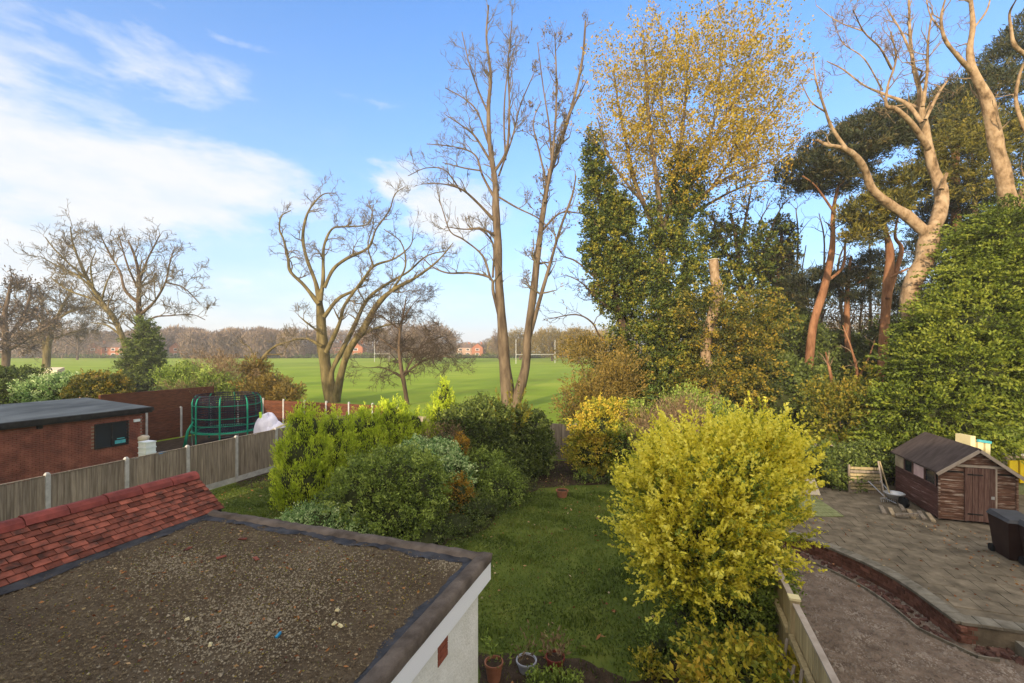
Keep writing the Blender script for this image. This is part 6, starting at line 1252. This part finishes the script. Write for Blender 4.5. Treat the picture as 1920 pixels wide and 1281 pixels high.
def treeline(name, label, spans, lm, seed, n, kind='stuff', trunk=True):
    ss(seed); C, T = [], []
    for (x0, x1, ytop, Yd, dens) in spans:
        m = int(n * dens * (x1 - x0) / 100); nt_ = max(3, int((x1 - x0) / 11)); cx_ = np.sort(R.uniform(x0, x1, nt_)); tp_ = ytop + R.normal(size=nt_) * 3.5; wd = R.uniform(16, 30, nt_); yd = Yd + R.uniform(-12, 18, nt_)
        i_ = R.integers(0, nt_, m); d = unit(R.normal(size=(m, 3))) * (R.uniform(0, 1, (m, 1)) ** .40)
        Yy = yd[i_] + d[:, 1] * 8; xw = (cx_[i_] - CX) / F * yd[i_] + d[:, 0] * wd[i_] / F * yd[i_]
        ztop = H + (CY - tp_[i_]) / F * yd[i_]; hh = (ztop - 1.5) / 2; zw = 1.5 + hh + np.sign(d[:, 2]) * np.abs(d[:, 2]) ** .7 * hh
        C.append(np.stack([xw, Yy, zw], -1)); T.append(np.clip(.5 + (R.normal(size=nt_) * .22)[i_] + R.normal(size=m) * .16, 0, 1))
    C = np.vstack(C); T = np.concatenate(T); D = R.normal(size=C.shape) * [.6, .6, .5] + [0, 0, .8]
    V, Fc, tn = leaves(C, D, 2.4, .38, T); o = np_obj(name, V, Fc, lm, None, tn); return tag(o, label, 'trees', kind=kind)
treeline('distant_woodland', 'bare brown woodland closing the far side of the park on the left', [(-250, 20, 600, 260, 1.1), (20, 140, 616, 228, 1.6), (140, 250, 622, 246, 2.2), (250, 320, 622, 226, 2.0), (345, 570, 620, 222, 2.6), (250, 720, 616, 250, 2.2), (680, 800, 630, 240, 2.0), (800, 905, 645, 285, 1.2), (900, 960, 638, 270, 1.6)], 'l_twigbrown', 281, 4200)
treeline('distant_woodland', 'golden brown woodland closing the far side of the park on the right', [(925, 985, 632, 250, 1.2), (975, 1060, 622, 240, 1.5), (1050, 1140, 618, 235, 1.6), (1140, 1400, 610, 240, 1.2), (1400, 2200, 600, 245, .8)], 'l_goldwood', 282, 2600)
def far_tree(px, ytop, Y, wpx, lm, label, seed, n=1500, dome=True):
    ss(seed); x = (px - CX) / F * Y; z = gzf(x, Y); ztop = H + (CY - ytop) / F * Y; rw = wpx / 2 / F * Y; rt = root('park_tree', (x, Y, z), label, 'tree', 'trees at the edge of the park')
    tk = smooth_path([(x, Y, z), (x + .2, Y, z + (ztop - z) * .35), (x, Y, ztop - (ztop - z) * .25)], [.45, .32, .1], 4); br = []
    for k in range(9):
        a = R.uniform(0, 6.28); t = R.uniform(.2, .5); s_ = np.array([x, Y, z + (ztop - z) * t]); e = np.array([x + math.cos(a) * rw * .8, Y + math.sin(a) * rw * .8, z + (ztop - z) * R.uniform(.6, .92)]); br.append(smooth_path([s_, (s_ + e) / 2 + [0, 0, .3], e], [.2, .13, .05], 3))
    V, Fc = polyrings([tk] + br, 6); np_obj('trunk', V, Fc, 'bark_brown', rt)
    hz = (ztop - z - 2) / 2; c_ = Vector((x, Y, z + 2 + hz)); foliage('crown', [(c_, (rw, rw, hz)), (c_ + Vector((-rw * .35, 0, hz * .1)), (rw * .6, rw * .6, hz * .7)), (c_ + Vector((rw * .35, 0, -hz * .1)), (rw * .65, rw * .6, hz * .7))], n, 10, 1.1, .16, lm, rt, shoot=1.6, spread=.6, up=.6, rmin=.3, rmax=1.05, gap=.3)
far_tree(812, 610, 150, 95, 'l_twigbrown', 'domed brown tree on the field behind the small bare tree', 290, 1700); far_tree(752, 606, 165, 90, 'l_twigbrown', 'wide pale brown tree left of the domed one', 291, 1400)
far_tree(975, 618, 190, 60, 'l_goldwood', 'golden tree seen between the twin grey stems', 292, 1000); far_tree(1035, 616, 175, 70, 'l_goldwood', 'golden brown tree right of the twin stems', 293, 1100); far_tree(1085, 618, 150, 60, 'l_goldwood', 'golden brown tree beside the goal post at right', 294, 900)
far_tree(935, 622, 200, 26, 'l_twigbrown', 'narrow bare tree just left of the twin stems', 295, 400); far_tree(145, 600, 190, 120, 'l_twigbrown', 'pale brown tree before the orange gable house', 296, 700)
ss(297); m = MB()
hd = shrub('park_hedge', 'low dark hedge along the far edge of the playing field', [((-280 + 16 * k, 216 + R.uniform(-1, 1), 2.4), (9.5, 1.5, R.uniform(.9, 1.5))) for k in range(19)], 1500, 10, .9, .35, 'l_dark', 'hedge', 298, cores=.8, stems=False, shoot=.5, spread=.5); hd['kind'] = 'stuff'
hz_ = MB().box((-700, -120, -1.2), (700, 900, 40), lambda a, b, z: Vector((a, b, z))).obj('haze', 'mortar'); hz_['kind'] = 'stuff'
hm = bpy.data.materials.new('haze'); hm.use_nodes = True; n_ = hm.node_tree; n_.nodes.clear(); o_ = n_.nodes.new('ShaderNodeOutputMaterial'); pv = n_.nodes.new('ShaderNodeVolumePrincipled')
pv.inputs['Color'].default_value = (.97, .96, .95, 1); pv.inputs['Density'].default_value = .0007; n_.links.new(pv.outputs[0], o_.inputs['Volume']); hz_.data.materials[0] = hm
if 0: print('TRIS', sum(sum(len(p.vertices) - 2 for p in o.data.polygons) for o in bpy.data.objects if o.type == 'MESH'))
